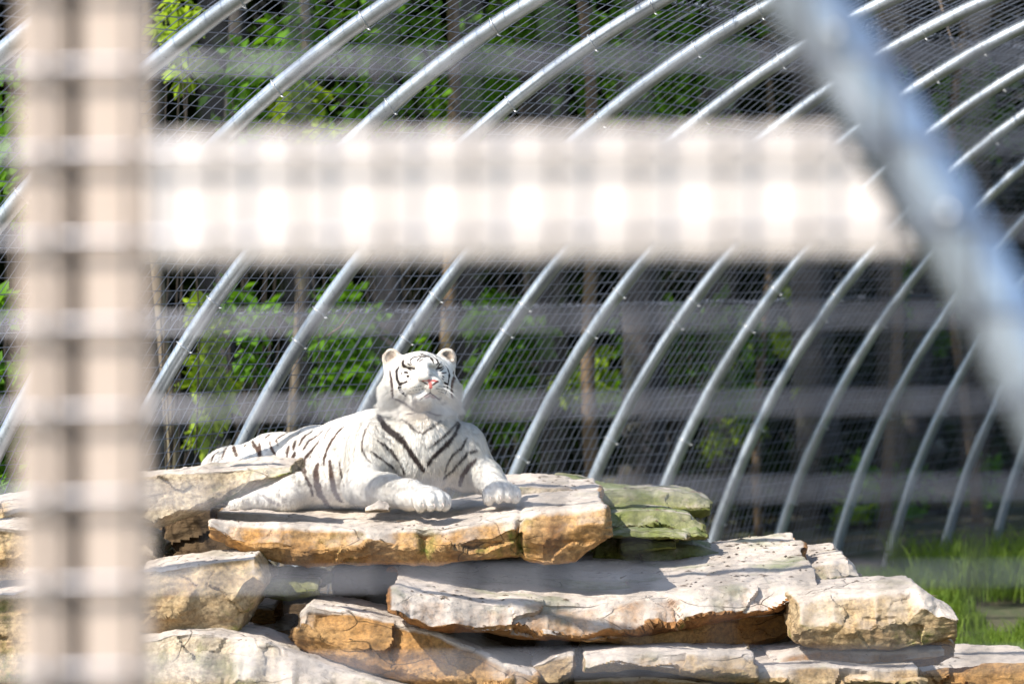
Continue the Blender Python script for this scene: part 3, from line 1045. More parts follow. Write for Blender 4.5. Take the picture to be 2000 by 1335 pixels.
def surface_nets(Fd):
    S = Fd < 0
    nx_, ny_, nz_ = Fd.shape
    c = S[:-1, :-1, :-1].astype(np.int8)
    cnt = np.zeros((nx_ - 1, ny_ - 1, nz_ - 1), np.int8)
    for a in (0, 1):
        for b in (0, 1):
            for d in (0, 1):
                cnt += S[a:nx_ - 1 + a, b:ny_ - 1 + b, d:nz_ - 1 + d]
    act = (cnt > 0) & (cnt < 8)
    I = np.argwhere(act)
    vid = np.full(act.shape, -1, np.int64)
    vid[tuple(I.T)] = np.arange(len(I))
    acc = np.zeros((len(I), 3))
    num = np.zeros(len(I))
    corners = [(a, b, d) for a in (0, 1) for b in (0, 1) for d in (0, 1)]
    for p in corners:
        for q in corners:
            if sum(abs(x - y) for x, y in zip(p, q)) == 1 and p < q:
                fa = Fd[I[:, 0] + p[0], I[:, 1] + p[1], I[:, 2] + p[2]].astype(float)
                fb = Fd[I[:, 0] + q[0], I[:, 1] + q[1], I[:, 2] + q[2]].astype(float)
                m_ = (fa < 0) != (fb < 0)
                t = np.where(m_, fa / np.where(fa - fb == 0, 1, fa - fb), 0)
                pos = np.array(p) + t[:, None] * (np.array(q) - np.array(p))
                acc += pos * m_[:, None]
                num += m_
    V = I + acc / num[:, None]
    Qs = []
    for ax_ in range(3):
        sl0 = [slice(1, -1)] * 3
        a = [slice(1, d - 1) for d in Fd.shape]
        b = list(a)
        a[ax_] = slice(0, Fd.shape[ax_] - 1)
        b[ax_] = slice(1, Fd.shape[ax_])
        s0, s1 = S[tuple(a)], S[tuple(b)]
        E_ = np.argwhere(s0 != s1)
        base = E_ + 1
        base[:, ax_] -= 1
        o1, o2 = [(1, 2), (2, 0), (0, 1)][ax_]
        def cell(d1, d2):
            c_ = base.copy()
            c_[:, o1] -= d1
            c_[:, o2] -= d2
            return vid[tuple(c_.T)]
        q = np.stack([cell(1, 1), cell(0, 1), cell(0, 0), cell(1, 0)], -1)
        inside = s0[tuple(E_.T)]
        q = np.where(inside[:, None], q, q[:, ::-1])
        Qs.append(q)
    return V, np.concatenate(Qs)


TV, TQ = surface_nets(FLD)
TV = TV * VOX + glo
eps = .002
for it in range(2):
    d0 = sdf(TV)
    g = np.stack([sdf(TV + np.eye(3)[i] * eps) - d0 for i in range(3)], -1) / eps
    TV = TV - np.clip(d0, -.004, .004)[:, None] * g / (np.linalg.norm(g, axis=1)[:, None] + 1e-6)
TN = g / (np.linalg.norm(g, axis=1)[:, None] + 1e-9)
HL = (TV - HEAD_O) @ HR.T                       # head coordinates of every vertex
headm = (np.linalg.norm(HL / np.array([.20, .26, .19]), axis=1) < 1)
# loose skin and fur clumps
bodyamp = np.where(headm, .0012, .0035)
TV = TV + TN * (bodyamp * fbm(TV * np.array([16, 16, 22]), 3, 21) + .004 * ~headm * fbm(TV * 6, 2, 22))[:, None]

bvh_m = BVHTree.FromPolygons([tuple(v) for v in TV], TQ.tolist())
# finer skin on the face
def refine(V, N_, Q, mask):
    fm = mask[Q].all(1)
    A = Q[fm]
    E_ = np.sort(np.concatenate([A[:, [0, 1]], A[:, [1, 2]], A[:, [2, 3]], A[:, [3, 0]]]), axis=1)
    U, inv = np.unique(E_, axis=0, return_inverse=True)
    inv = inv.ravel()
    nq = len(A)
    m = [len(V) + inv[i * nq:(i + 1) * nq] for i in range(4)]
    cidx = len(V) + len(U) + np.arange(nq)
    V2 = np.concatenate([V, V[U].mean(1), V[A].mean(1)])
    N2 = np.concatenate([N_, N_[U].mean(1), N_[A].mean(1)])
    new = np.concatenate([np.stack([A[:, 0], m[0], cidx, m[3]], -1), np.stack([m[0], A[:, 1], m[1], cidx], -1),
                          np.stack([cidx, m[1], A[:, 2], m[2]], -1), np.stack([m[3], cidx, m[2], A[:, 3]], -1)])
    return V2, N2, np.concatenate([Q[~fm], new])


facem = (np.abs(HL[:, 0]) < .15) & (HL[:, 1] > -.03) & (HL[:, 1] < .3) & (HL[:, 2] > -.13) & (HL[:, 2] < .14)
TV, TN, TQ = refine(TV, TN, TQ, facem)
HL = (TV - HEAD_O) @ HR.T
headm = (np.linalg.norm(HL / np.array([.20, .26, .19]), axis=1) < 1)
TN /= np.linalg.norm(TN, axis=1)[:, None] + 1e-9

# where the hairs of the coat grow
a_, b_, c_, d_ = (TV[TQ[:, i]] for i in range(4))
area = np.linalg.norm(np.cross(c_ - a_, d_ - b_), axis=1) * .5
hq = HL[TQ[:, 0]]
wt = area * np.where(headm[TQ[:, 0]], np.where(hq[:, 1] > -.02, 6.0, 4.0), 1.0)
NH = 330000
pick = rng.choice(len(TQ), NH, p=wt / wt.sum())
uu, vv = rng.random((2, NH, 1))
root_p = (TV[TQ[pick, 0]] * (1 - uu) + TV[TQ[pick, 1]] * uu) * (1 - vv) + (TV[TQ[pick, 3]] * (1 - uu) + TV[TQ[pick, 2]] * uu) * vv
nrm = TN[TQ[pick, 0]]
inhead = headm[TQ[pick, 0]]
NV = len(TV)
TV_S, TQ_S, TN_S, HL_S = TV, TQ, TN, HL
TV = np.concatenate([TV, root_p])          # skin vertices and hair roots are coloured together
HL = (TV - HEAD_O) @ HR.T

# ---- coat colours and shade under the chin laid on the surface
WHITE = np.array([.81, .775, .715])
CREAM = np.array([.55, .46, .36])
colr = np.tile(WHITE, (len(TV), 1))
cz = vnoise(TV * 9, 40)
colr *= (1 + .06 * cz)[:, None]
colr[:] = colr * (1 - np.clip(.5 * fbm(TV * 14, 3, 41), 0, .35)[:, None] * np.array([.10, .16, .26]))


def tint(mask, c, amt=1.0):
    a = np.clip(mask * amt, 0, 1)[:, None]
    colr[:] = colr * (1 - a) + np.array(c) * a


throat = np.exp(-(((HL[:, 0]) / .085) ** 2 + ((HL[:, 2] + .17) / .055) ** 2)) * (HL[:, 1] > -.12)
tint(throat, CREAM, .8)
sternum = np.exp(-np.linalg.norm((TV - np.array(at(845, 925, 15.86))) / np.array([.07, .15, .06]), axis=1) ** 2)
tint(sternum, (.60, .50, .40), .5)
for c, RE in EARS:
    q = (TV - c) @ RE.T
    inn_ = np.clip(1.15 - np.linalg.norm(q[:, [0, 2]] / np.array([.037, .040]), axis=1), 0, 1) * (q[:, 1] > -.002) * (np.linalg.norm(q, axis=1) < .055)
    tint(np.clip(inn_ * 6, 0, 1), (.56, .46, .36), .75)
    tint(np.clip(inn_ * 2.2 - .9 + .5 * vnoise(TV * 60, 3), 0, 1), (.20, .14, .10), .8)
bridge = np.exp(-((HL[:, 0] / .03) ** 2 + ((HL[:, 2] - .0) / .035) ** 2)) * (HL[:, 1] > .08)
tint(bridge * (.5 + .5 * vnoise(TV * 70, 5)), (.52, .44, .40), .5)

def strokes(lst, x0, y0, sc, c, soft=.0030, taper=True, fat=1.0):
    for pts, wd, *cc in lst:
        col_ = np.array(cc[0] if cc else c)
        amt = cc[1] if len(cc) > 1 else 1.0
        pp = np.array(pts, float)
        seg = np.r_[0, np.cumsum(np.hypot(*np.diff(pp, axis=0).T))]
        nS = max(5, int(seg[-1] / sc / 1.0))
        s_ = np.linspace(0, seg[-1], nS)
        hits, rad = [], []
        for i, q in enumerate(s_):
            X_ = x0 + np.interp(q, seg, pp[:, 0]) / sc
            Y_ = y0 + np.interp(q, seg, pp[:, 1]) / sc
            o_, d_ = ray(X_, Y_)
            h = bvh_m.ray_cast(o_, d_)
            if h[0] is None:
                h = bvh_m.find_nearest(o_ + d_ * 16.0)
                if h[0] is None or h[3] > .03:
                    continue
            f_ = i / (nS - 1)
            tp = (.55 + .45 * math.sin(math.pi * min(1, max(0, f_))) ** .6) if taper else 1.0
            hits.append(np.array(h[0]))
            rad.append(max(.0016, wd * fat / sc / 469.0 * .5 * tp))
        if not hits:
            continue
        hits, rad = np.array(hits), np.array(rad)
        lo, hi = hits.min(0) - .05, hits.max(0) + .05
        m_ = np.where(((TV > lo) & (TV < hi)).all(1))[0]
        if len(m_) == 0:
            continue
        Pm = TV[m_]
        wob_ = (.0024 * vnoise(Pm * 85, 50) + .002 * vnoise(Pm * 40, 51)) * min(1.0, rad.mean() / .006)
        best = np.full(len(m_), 1e9)
        for h, r in zip(hits, rad):
            best = np.minimum(best, np.linalg.norm(Pm - h, axis=1) - r)
        a = np.clip(.5 - (best + (wob_ if soft > .002 else wob_ * .4)) / soft, 0, 1)[:, None] * amt
        colr[m_] = colr[m_] * (1 - a) + col_ * a


BLK = (.030, .022, .022)
BRN = (.085, .048, .034)
GRY = (.12, .09, .085)
BODY = [
    ([(1025, 455), (1030, 500), (1060, 550), (1110, 590), (1170, 640), (1210, 700), (1245, 750), (1280, 795)], 27, BLK),
    ([(1010, 545), (1030, 590), (1080, 625), (1120, 660)], 5, BRN, .7),
    ([(1022, 630), (1070, 665), (1110, 700), (1140, 745), (1165, 790), (1175, 815)], 15, BLK),
    ([(985, 690), (1020, 720), (1060, 745), (1100, 775), (1125, 795)], 12, BLK),
    ([(1475, 520), (1440, 560), (1390, 610), (1340, 650), (1305, 675)], 10, BLK),
    ([(1478, 535), (1455, 590), (1410, 650), (1355, 700), (1320, 735), (1303, 770)], 21, BLK),
    ([(1520, 615), (1490, 670), (1440, 710), (1410, 760), (1395, 810)], 13, BLK),
    ([(1575, 685), (1520, 705), (1480, 750), (1440, 795), (1400, 830), (1385, 845)], 14, BLK),
    ([(1570, 735), (1530, 775), (1495, 820), (1480, 880)], 20, (.12, .085, .08)),
    ([(1260, 640), (1290, 670), (1300, 690)], 4, BRN, .6),
    ([(1010, 560), (1005, 600), (1060, 640)], 4, BRN, .5),
    ([(975, 530), (950, 580), (935, 640), (935, 680), (960, 730), (985, 755)], 7, BRN),
    ([(930, 540), (905, 590), (895, 640), (890, 700), (885, 800)], 5, (.30, .24, .2), .7),
    ([(870, 620), (865, 700), (860, 780), (850, 860)], 8, (.45, .36, .28), .7),
    ([(835, 550), (800, 580), (760, 640), (735, 690), (722, 740), (722, 760)], 15, BRN),
    ([(760, 555), (735, 590), (715, 640)], 9, BRN),
    ([(720, 570), (690, 600), (640, 630), (605, 680)], 14, BRN),
    ([(700, 620), (660, 680), (640, 740)], 9, BRN),
    ([(690, 640), (650, 690), (615, 730), (610, 780), (620, 810)], 17, BRN),
    ([(595, 780), (620, 830), (645, 880), (660, 935)], 15, BRN),
    ([(690, 760), (675, 800), (680, 860), (700, 930), (730, 970), (760, 1000)], 30, (.115, .075, .062)),
    ([(755, 745), (765, 830), (775, 900), (800, 950), (820, 970)], 26, (.115, .075, .062)),
    ([(808, 745), (815, 800), (825, 850), (835, 885)], 9, BRN),
    ([(560, 630), (552, 680)], 15, BRN), ([(525, 660), (518, 700), (516, 740)], 17, BRN), ([(560, 695), (545, 730), (538, 765)], 20, BRN),
    ([(660, 575), (620, 600), (595, 630), (585, 655)], 15, BRN), ([(530, 580), (480, 605), (455, 625), (465, 655)], 15, BRN),
    ([(420, 635), (430, 680), (450, 705), (458, 720)], 12, BRN), ([(320, 630), (335, 660), (355, 690), (368, 728)], 16, BRN),
    ([(360, 640), (365, 690), (370, 725)], 14, BRN), ([(215, 640), (220, 680), (235, 710), (250, 722)], 15, BRN),
    ([(255, 625), (275, 650), (285, 660)], 11, BRN), ([(185, 655), (165, 690), (150, 735)], 11, BRN),
    ([(130, 690), (105, 710), (92, 748)], 11, BRN), ([(425, 588), (400, 610), (395, 620)], 11, BRN),
    ([(370, 600), (350, 620)], 9, BRN), ([(590, 578), (570, 595)], 9, BRN),
    ([(380, 930), (420, 965), (480, 990)], 16, (.16, .13, .13), .6),
]
strokes(BODY, 380, 640, 2.857, BRN, .0045, True, 1.45)
COLLAR_AND_SHADE = [  # collar stripe, then grey strokes painting shade under cheeks and ruff
    ([(680, 1080), (760, 1140), (800, 1190), (860, 1230), (930, 1255), (980, 1210), (1040, 1180), (1110, 1130), (1150, 1100)], 30, (.05, .04, .04), .95),
    ([(560, 800), (640, 840), (720, 870), (790, 900), (850, 930)], 30, GRY, .9),
    ([(740, 1010), (830, 1000), (880, 960)], 26, GRY, .9), ([(970, 960), (1020, 1000), (1090, 1030), (1140, 1020)], 26, GRY, .9),
    ([(830, 800), (835, 830), (820, 865)], 46, GRY, .5), ([(1150, 800), (1130, 830)], 40, GRY, .5), ([(1150, 880), (1220, 850)], 26, GRY, .6),
]
strokes(COLLAR_AND_SHADE, 680, 650, 6.357, BLK, .007, True, 1.2)
FACE = [
    ([(750, 240), (850, 225), (960, 222), (1050, 240)], 13), ([(770, 272), (840, 253)], 12), ([(990, 238), (1070, 265)], 11),
    ([(880, 250), (940, 272), (990, 290)], 11), ([(935, 248), (905, 278)], 10), ([(1070, 265), (1100, 300)], 9),
    ([(772, 370), (780, 325), (820, 300), (880, 290), (940, 292), (1000, 298)], 14),
    ([(855, 362), (865, 330), (900, 308)], 12), ([(872, 368), (892, 343), (925, 322)], 10), ([(1000, 288), (1040, 318), (1060, 378)], 13),
    ([(1060, 300), (1100, 330), (1122, 372)], 13), ([(1015, 308), (1045, 345)], 9), ([(1145, 375), (1112, 420)], 11), ([(1095, 395), (1125, 372)], 9),
    ([(680, 335), (680, 395), (690, 415)], 32), ([(695, 420), (750, 428), (800, 436), (845, 452)], 14), ([(700, 395), (745, 440), (795, 470)], 11),
    ([(770, 430), (835, 448)], 20), ([(735, 372), (775, 402)], 12), ([(760, 350), (790, 392)], 10),
    ([(698, 483), (742, 497)], 22), ([(735, 528), (752, 545)], 20), ([(662, 480), (665, 525)], 9), ([(765, 560), (775, 580)], 10),
    ([(632, 415), (605, 470), (600, 530), (615, 590), (640, 640), (640, 690), (660, 730), (705, 778)], 30),
    ([(630, 625), (680, 622), (732, 603)], 22), ([(520, 470), (538, 560), (545, 640), (550, 720), (562, 800)], 28, (.09, .06, .055)),
    ([(1092, 445), (1165, 425)], 20), ([(1095, 465), (1140, 470), (1192, 430)], 11), ([(1185, 385), (1235, 440), (1255, 510), (1247, 580), (1237, 640), (1225, 692)], 19),
    ([(1160, 502), (1220, 488)], 14), ([(1165, 530), (1192, 548)], 13), ([(1190, 610), (1240, 640)], 20), ([(1308, 475), (1292, 550), (1282, 640), (1276, 720), (1270, 785)], 26, (.11, .06, .04)),
    ([(1222, 715), (1203, 762)], 12), ([(1140, 445), (1192, 400)], 10), ([(1150, 472), (1182, 440)], 9), ([(1165, 560), (1185, 580)], 9),
    ([(1020, 690), (1020, 740)], 6, BRN), ([(890, 832), (950, 782), (1020, 742), (1080, 792), (1132, 822)], 14, (.06, .03, .028)),
    ([(950, 800), (1020, 775), (1075, 805)], 26, (.40, .25, .23), .8),
    ([(1000, 520), (1040, 525)], 14, (.3, .25, .23), .7), ([(875, 550), (890, 530)], 10, (.3, .25, .23), .6),
]
for row in ([(770, 682), (900, 660)], [(770, 718), (960, 690)], [(785, 758), (900, 742)], [(1100, 690), (1195, 712)], [(1130, 662), (1190, 666)], [(1120, 722), (1190, 742)]):
    for f_ in np.linspace(0, 1, 6):
        x_, y_ = (np.array(row[0]) * (1 - f_) + np.array(row[1]) * f_)
        FACE.append(([(x_ - 4, y_), (x_ + 4, y_)], 4, (.14, .11, .10)))
strokes(FACE[:14], 680, 650, 6.357, BLK, .0022, True, 2.4)
strokes(FACE[14:], 680, 650, 6.357, BLK, .0022, True, 1.6)
NOSE = [
    ([(935, 592), (1000, 588), (1060, 590), (1105, 598)], 26, (.50, .14, .125)), ([(1012, 605), (1018, 640), (1022, 672)], 42, (.55, .17, .15)),
    ([(915, 598), (950, 618), (990, 642)], 18, (.07, .022, .022)), ([(1118, 600), (1085, 620), (1052, 642)], 18, (.07, .022, .022)),
    ([(900, 590), (915, 600)], 10, (.12, .05, .05)), ([(1022, 682), (1022, 690)], 12, (.3, .1, .09)),
]
strokes(NOSE, 680, 650, 6.357, BLK, .0022, False)

tiger = empty('tiger', tuple(at(720, 990, 16.1)))
tag(tiger, 'white tiger with dark stripes lying on the slab, eyes closed', 'tiger')
body = meshobj('body', TV_S, TQ_S, M['coat'], tiger, True)
at_ = body.data.color_attributes.new('coat', 'FLOAT_COLOR', 'POINT')
at_.data.foreach_set('color', np.c_[colr[:NV], np.ones(NV)].astype(np.float32).ravel())

# ---- fur: many fine tapering hairs rooted in the skin
hcol = colr[NV:]
hl = (root_p - HEAD_O) @ HR.T
comb = np.tile(np.array([-.75, .35, -.55]), (NH, 1))
leg = (root_p[:, 2] < at(0, 950, 15.9).z) & (root_p[:, 0] > at(690, 0, 15.9).x)
comb[leg] = np.array([.5, -.6, -.6])
chest = (root_p[:, 1] < 16.05) & ~leg
comb[chest] = np.array([0, .1, -1.0])
rad_h = hl * np.array([1, 1, 1]) - np.array([0, .19, -.01])
comb_h = (rad_h / np.linalg.norm(rad_h, axis=1)[:, None]) @ HR
comb[inhead] = comb_h[inhead]
comb += rng.normal(size=(NH, 3)) * .22
comb -= nrm * (comb * nrm).sum(1)[:, None]
comb /= np.linalg.norm(comb, axis=1)[:, None] + 1e-9
length = np.full(NH, .014)
length[leg] = .009
length[chest] = .019
ruff = np.clip((np.abs(hl[:, 0]) - .095) / .04, 0, 1) * np.clip((.03 - hl[:, 2]) / .05, 0, 1) * np.clip((.05 - hl[:, 1]) / .05, 0, 1)
chin = np.clip((-.09 - hl[:, 2]) / .03, 0, 1)
length[inhead] = (.0045 + .042 * ruff + .022 * chin)[inhead]
muz = inhead & (hl[:, 1] > .10)
length[muz] = .0028
earm = np.zeros(NH, bool)
for c, RE in EARS:
    earm |= np.linalg.norm(root_p - c, axis=1) < .06
length[earm] = np.minimum(length[earm], .008)
nosem = inhead & (hl[:, 1] > .175) & (np.abs(hl[:, 0]) < .032)
length[nosem] = .0015
length *= rng.uniform(.6, 1.3, NH)
lift = np.where(inhead, .45 + .25 * ruff, .38)[:, None]
root_p = root_p - comb * length[:, None] * .55
tip = root_p + length[:, None] * (comb * (1 - lift * .3) + nrm * lift)
tip[:, 2] -= length * .15
sid = np.cross(comb, nrm)
wid = (rng.uniform(.0007, .0013, NH) * np.where(inhead & (hl[:, 1] > -.02), .8, 1.0))[:, None]
HV = np.concatenate([root_p - sid * wid - nrm * .001, root_p + sid * wid - nrm * .001, tip])
HT = np.stack([np.arange(NH), np.arange(NH) + NH, np.arange(NH) + 2 * NH], -1)
fur = meshobj('fur', HV, HT, M['furm'], tiger, True)
clump = 1 - .28 * np.clip(vnoise(root_p * np.array([100, 100, 42]), 64) - .15, 0, 1) * np.where(inhead, .5, 1.0) + (.12 + .12 * ruff * inhead) * vnoise(root_p * 75, 61) + .12 * vnoise(root_p * np.array([38, 38, 22]), 62)
hc = np.clip(hcol * clump[:, None] * rng.uniform(.80, 1.12, (NH, 1)), 0, .88)
fa = fur.data.color_attributes.new('coat', 'FLOAT_COLOR', 'POINT')
fa.data.foreach_set('color', np.c_[np.concatenate([hc, hc, hc]), np.ones(3 * NH)].astype(np.float32).ravel())
streak = (vnoise(root_p * np.array([58, 58, 26]), 63) * .8 + vnoise(root_p * np.array([110, 110, 45]), 64) * .7) * np.where(inhead, .6, 1.0)
sid0 = np.cross(comb, nrm)
fn3 = nrm + sid0 * (streak * .75)[:, None] + comb * np.where(inhead, .0, .12)[:, None] + rng.normal(size=(NH, 3)) * .22
fn3 /= np.linalg.norm(fn3, axis=1)[:, None]
fur.data.normals_split_custom_set_from_vertices(np.concatenate([fn3, fn3, fn3]).tolist())

# whiskers
mb = MB()
for s in (-1, 1):
    for i in range(9):
        r0 = hp(s * random.uniform(.04, .068), random.uniform(.135, .165), random.uniform(-.062, -.035))
        d1 = np.array(hr) * s * random.uniform(.5, 1.0) + np.array(hf) * random.uniform(.0, .35) + np.array(hu) * random.uniform(-.55, -.1)
        L = random.uniform(.07, .12)
        P = [r0, r0 + d1 * L * .5, r0 + d1 * L - np.array([0, 0, .018])]
        V, Q = tube(P, [.0008, .0006, .0002], 4, False)
        mb.add(V, Q)
mb.build('whiskers', M['whisker'], tiger, True)['kind'] = 'stuff'
for cl, fw in ((claws1, fw1), (claws2, fw2)):
    for c in cl:
        V, Q = tube([c + np.array([0, 0, .004]), c + fw * .008 - np.array([0, 0, .004]), c + fw * .011 - np.array([0, 0, .012])], [.0028, .0022, .0005], 6)
        mb = MB()
        mb.add(V, Q)
        mb.build('claw', M['claw'], tiger, True)


# ------------------------------------------------------------------ woodland behind the tunnel
def leaf_cloud(centres, radii, nper, size, droop=.3, seed=0):
    """leaf-sized rhombs scattered through lumpy clumps"""
    r = np.random.default_rng(seed)
    Vs = []
    for c, rad in zip(centres, radii):
        n_ = int(nper * (0.6 + .8 * r.random()))
        d = r.normal(size=(n_, 3))
        d /= np.linalg.norm(d, axis=1)[:, None]
        p = np.array(c) + d * (np.array(rad) * (r.random((n_, 1)) ** .45))
        L = size * r.uniform(.6, 1.35, (n_, 1))
        ax_ = d * .7 + r.normal(size=(n_, 3)) * .6 + np.array([0, 0, -droop])
        ax_ /= np.linalg.norm(ax_, axis=1)[:, None]
        up_ = r.normal(size=(n_, 3)) * .55 + np.array([0, 0, 1.0])
        sd_ = np.cross(ax_, up_)
        sd_ /= np.linalg.norm(sd_, axis=1)[:, None] + 1e-9
        fold = np.cross(sd_, ax_) * L * .06
        Vs.append(np.stack([p, p + ax_ * L * .5 + sd_ * L * .30 + fold, p + ax_ * L, p + ax_ * L * .5 - sd_ * L * .30 + fold], 1).reshape(-1, 3))
    V = np.concatenate(Vs)
    return V, np.arange(len(V)).reshape(-1, 4)


def trunk_pts(x, y, h, lean=(0, 0), wig=.08, seed=0, n_=14):
    z = np.linspace(-.1, h, n_)
    r = np.random.default_rng(seed)
    f1, f2 = r.uniform(.4, .9, 2)
    ph = r.uniform(0, 6, 2)
    return np.c_[x + lean[0] * z + wig * np.sin(z * f1 * 2 + ph[0]), y + lean[1] * z + wig * np.sin(z * f2 * 2 + ph[1]), z]


def tree(name, label, px, Y, rpx, bark, leafm, h=9.0, lean=(0, 0), wig=.06, crown_r=2.2, ncl=16, nper=170, lsize=.20, seed=1, low=6.8, twigs=0, group='trees of the wood behind the tunnel'):
    x = (px - 1000) / F * Y
    r0 = rpx / F * Y
    root = empty(name, (x, Y, 0))
    tag(root, label, 'tree', group)
    P = trunk_pts(x, Y, h * .85, lean, wig, seed)
    R = np.linspace(r0 * 1.15, r0 * .45, len(P))
    mb = MB()
    V, Q = tube(P, R, 10)
    mb.add(V, Q)
    r = np.random.default_rng(seed + 99)
    cs, rs = [], []
    for i in range(7):
        j = int(len(P) * r.uniform(.5, .95))
        a = r.uniform(0, 6.28)
        L = crown_r * r.uniform(.5, 1.0)
        e = P[j] + np.array([math.cos(a) * L, math.sin(a) * L, L * r.uniform(.3, .8)])
        m_ = (P[j] + e) / 2 + np.array([0, 0, .15])
        V, Q = tube([P[j], m_, e], [R[j] * .6, R[j] * .35, R[j] * .1], 6)
        mb.add(V, Q)
        cs.append(e)
        rs.append(np.array([.9, .9, .6]) * crown_r * .42)
    mb.build('trunk', M[bark], root, True)
    for i in range(ncl):
        a = r.uniform(0, 6.28)
        q = r.random() ** .5 * crown_r
        cs.append(np.array([x + lean[0] * h * .7 + math.cos(a) * q, Y + lean[1] * h * .7 + math.sin(a) * q, r.uniform(low, h)]))
        rs.append(np.array([1, 1, .7]) * crown_r * r.uniform(.28, .5))
    V, Q = leaf_cloud(cs, rs, nper, lsize, .3, seed)
    V = V[np.repeat(V.reshape(-1, 4, 3)[:, :, 2].min(1) > low - .9, 4)]
    meshobj('crown', V, np.arange(len(V)).reshape(-1, 4), M[leafm], root)
    return root


def shrub(label, px, py, Y, rx, rz, leafm, n_=9, nper=120, lsize=.09, seed=1, group='leafy undergrowth of the wood'):
    c = np.array(at(px, py, Y))
    root = empty('undergrowth_shrub', (c[0], c[1], 0))
    tag(root, label, 'shrub', group)
    r = np.random.default_rng(seed)
    cs, rs = [], []
    mb = MB()
    for i in range(n_):
        d = r.normal(size=3)
        d /= np.linalg.norm(d)
        q = c + d * np.array([rx, rx * .8, rz]) * r.random() ** .5
        cs.append(q)
        rs.append(np.array([1, 1, 1.1]) * rx * r.uniform(.22, .45))
        b0 = np.array([c[0] + r.normal() * .05, c[1] + r.normal() * .05, 0])
        V, Q = tube([b0, (b0 + q) / 2 + r.normal(size=3) * .06, q], [.007, .005, .003], 5)
        mb.add(V, Q)
    V, Q = leaf_cloud(cs, rs, nper, lsize, .4, seed)
    keep = np.repeat(V.reshape(-1, 4, 3)[:, :, 2].min(1) > .02, 4)
    # stay outside the mesh
    dx = (V - C0) @ UU
    keep &= np.repeat((dx.reshape(-1, 4) < -math.sqrt(max(.1, RA ** 2 - 0)) * np.sqrt(np.clip(1 - ((V[:, 2].reshape(-1, 4) - C0[2]) / RB) ** 2, 0, 1)) - .12).all(1), 4)
    V = V[keep]
    if len(V) == 0:
        return root
    mb.build('stems', M['stem'], root, True)
    meshobj('foliage', V, np.arange(len(V)).reshape(-1, 4), M[leafm], root)
    return root


# trunks that show between the hoops
tree('pale_tree', 'slim pale trunk just right of the post, behind the tiger', 322, 21.5, 13, 'bark_pale', 'leaf', lean=(-.015, 0), seed=1, h=9, low=6.4, crown_r=1.4, ncl=8)
tree('pale_tree', 'slim pale trunk with yellow green ivy right of the second hoop', 572, 23.0, 11, 'bark_pale', 'leaf', lean=(.01, 0), seed=2, h=9, low=6.4, crown_r=1.4, ncl=8)
tree('pale_tree', 'tan trunk showing at the top edge above the tiger', 882, 24.5, 15, 'bark_tan', 'leaf', lean=(-.012, 0), seed=3, h=10, low=6.6, crown_r=1.6, ncl=9)
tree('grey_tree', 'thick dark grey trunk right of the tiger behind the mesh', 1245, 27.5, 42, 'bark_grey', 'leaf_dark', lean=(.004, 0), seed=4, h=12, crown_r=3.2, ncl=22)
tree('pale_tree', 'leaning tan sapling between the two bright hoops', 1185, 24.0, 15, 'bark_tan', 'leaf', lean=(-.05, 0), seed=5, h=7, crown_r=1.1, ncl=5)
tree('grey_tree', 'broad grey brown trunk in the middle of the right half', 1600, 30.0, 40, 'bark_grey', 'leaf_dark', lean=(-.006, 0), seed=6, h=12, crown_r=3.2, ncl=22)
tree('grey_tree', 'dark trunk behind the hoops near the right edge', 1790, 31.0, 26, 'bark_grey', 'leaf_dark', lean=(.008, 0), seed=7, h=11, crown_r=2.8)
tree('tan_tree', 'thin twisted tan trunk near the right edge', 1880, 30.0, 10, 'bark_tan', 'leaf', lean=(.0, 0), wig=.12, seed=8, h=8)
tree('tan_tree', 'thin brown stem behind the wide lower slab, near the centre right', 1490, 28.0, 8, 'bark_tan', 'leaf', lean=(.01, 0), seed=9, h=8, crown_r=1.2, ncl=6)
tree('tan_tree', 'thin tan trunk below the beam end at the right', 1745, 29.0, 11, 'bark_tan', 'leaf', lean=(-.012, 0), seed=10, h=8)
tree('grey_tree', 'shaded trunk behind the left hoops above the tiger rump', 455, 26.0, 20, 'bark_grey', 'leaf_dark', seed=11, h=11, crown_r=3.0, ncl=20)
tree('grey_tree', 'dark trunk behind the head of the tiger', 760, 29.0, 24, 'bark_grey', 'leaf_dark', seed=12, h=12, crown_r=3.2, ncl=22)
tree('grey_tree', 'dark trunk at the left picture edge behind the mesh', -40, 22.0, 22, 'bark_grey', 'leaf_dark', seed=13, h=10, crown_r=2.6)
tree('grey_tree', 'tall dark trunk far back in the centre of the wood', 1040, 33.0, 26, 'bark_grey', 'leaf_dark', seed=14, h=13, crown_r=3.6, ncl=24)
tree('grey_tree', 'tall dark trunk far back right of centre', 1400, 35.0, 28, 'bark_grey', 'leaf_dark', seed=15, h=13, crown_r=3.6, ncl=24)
tree('grey_tree', 'tall dark trunk far back at the right edge', 1960, 35.0, 28, 'bark_grey', 'leaf_dark', seed=16, h=13, crown_r=3.6, ncl=24)

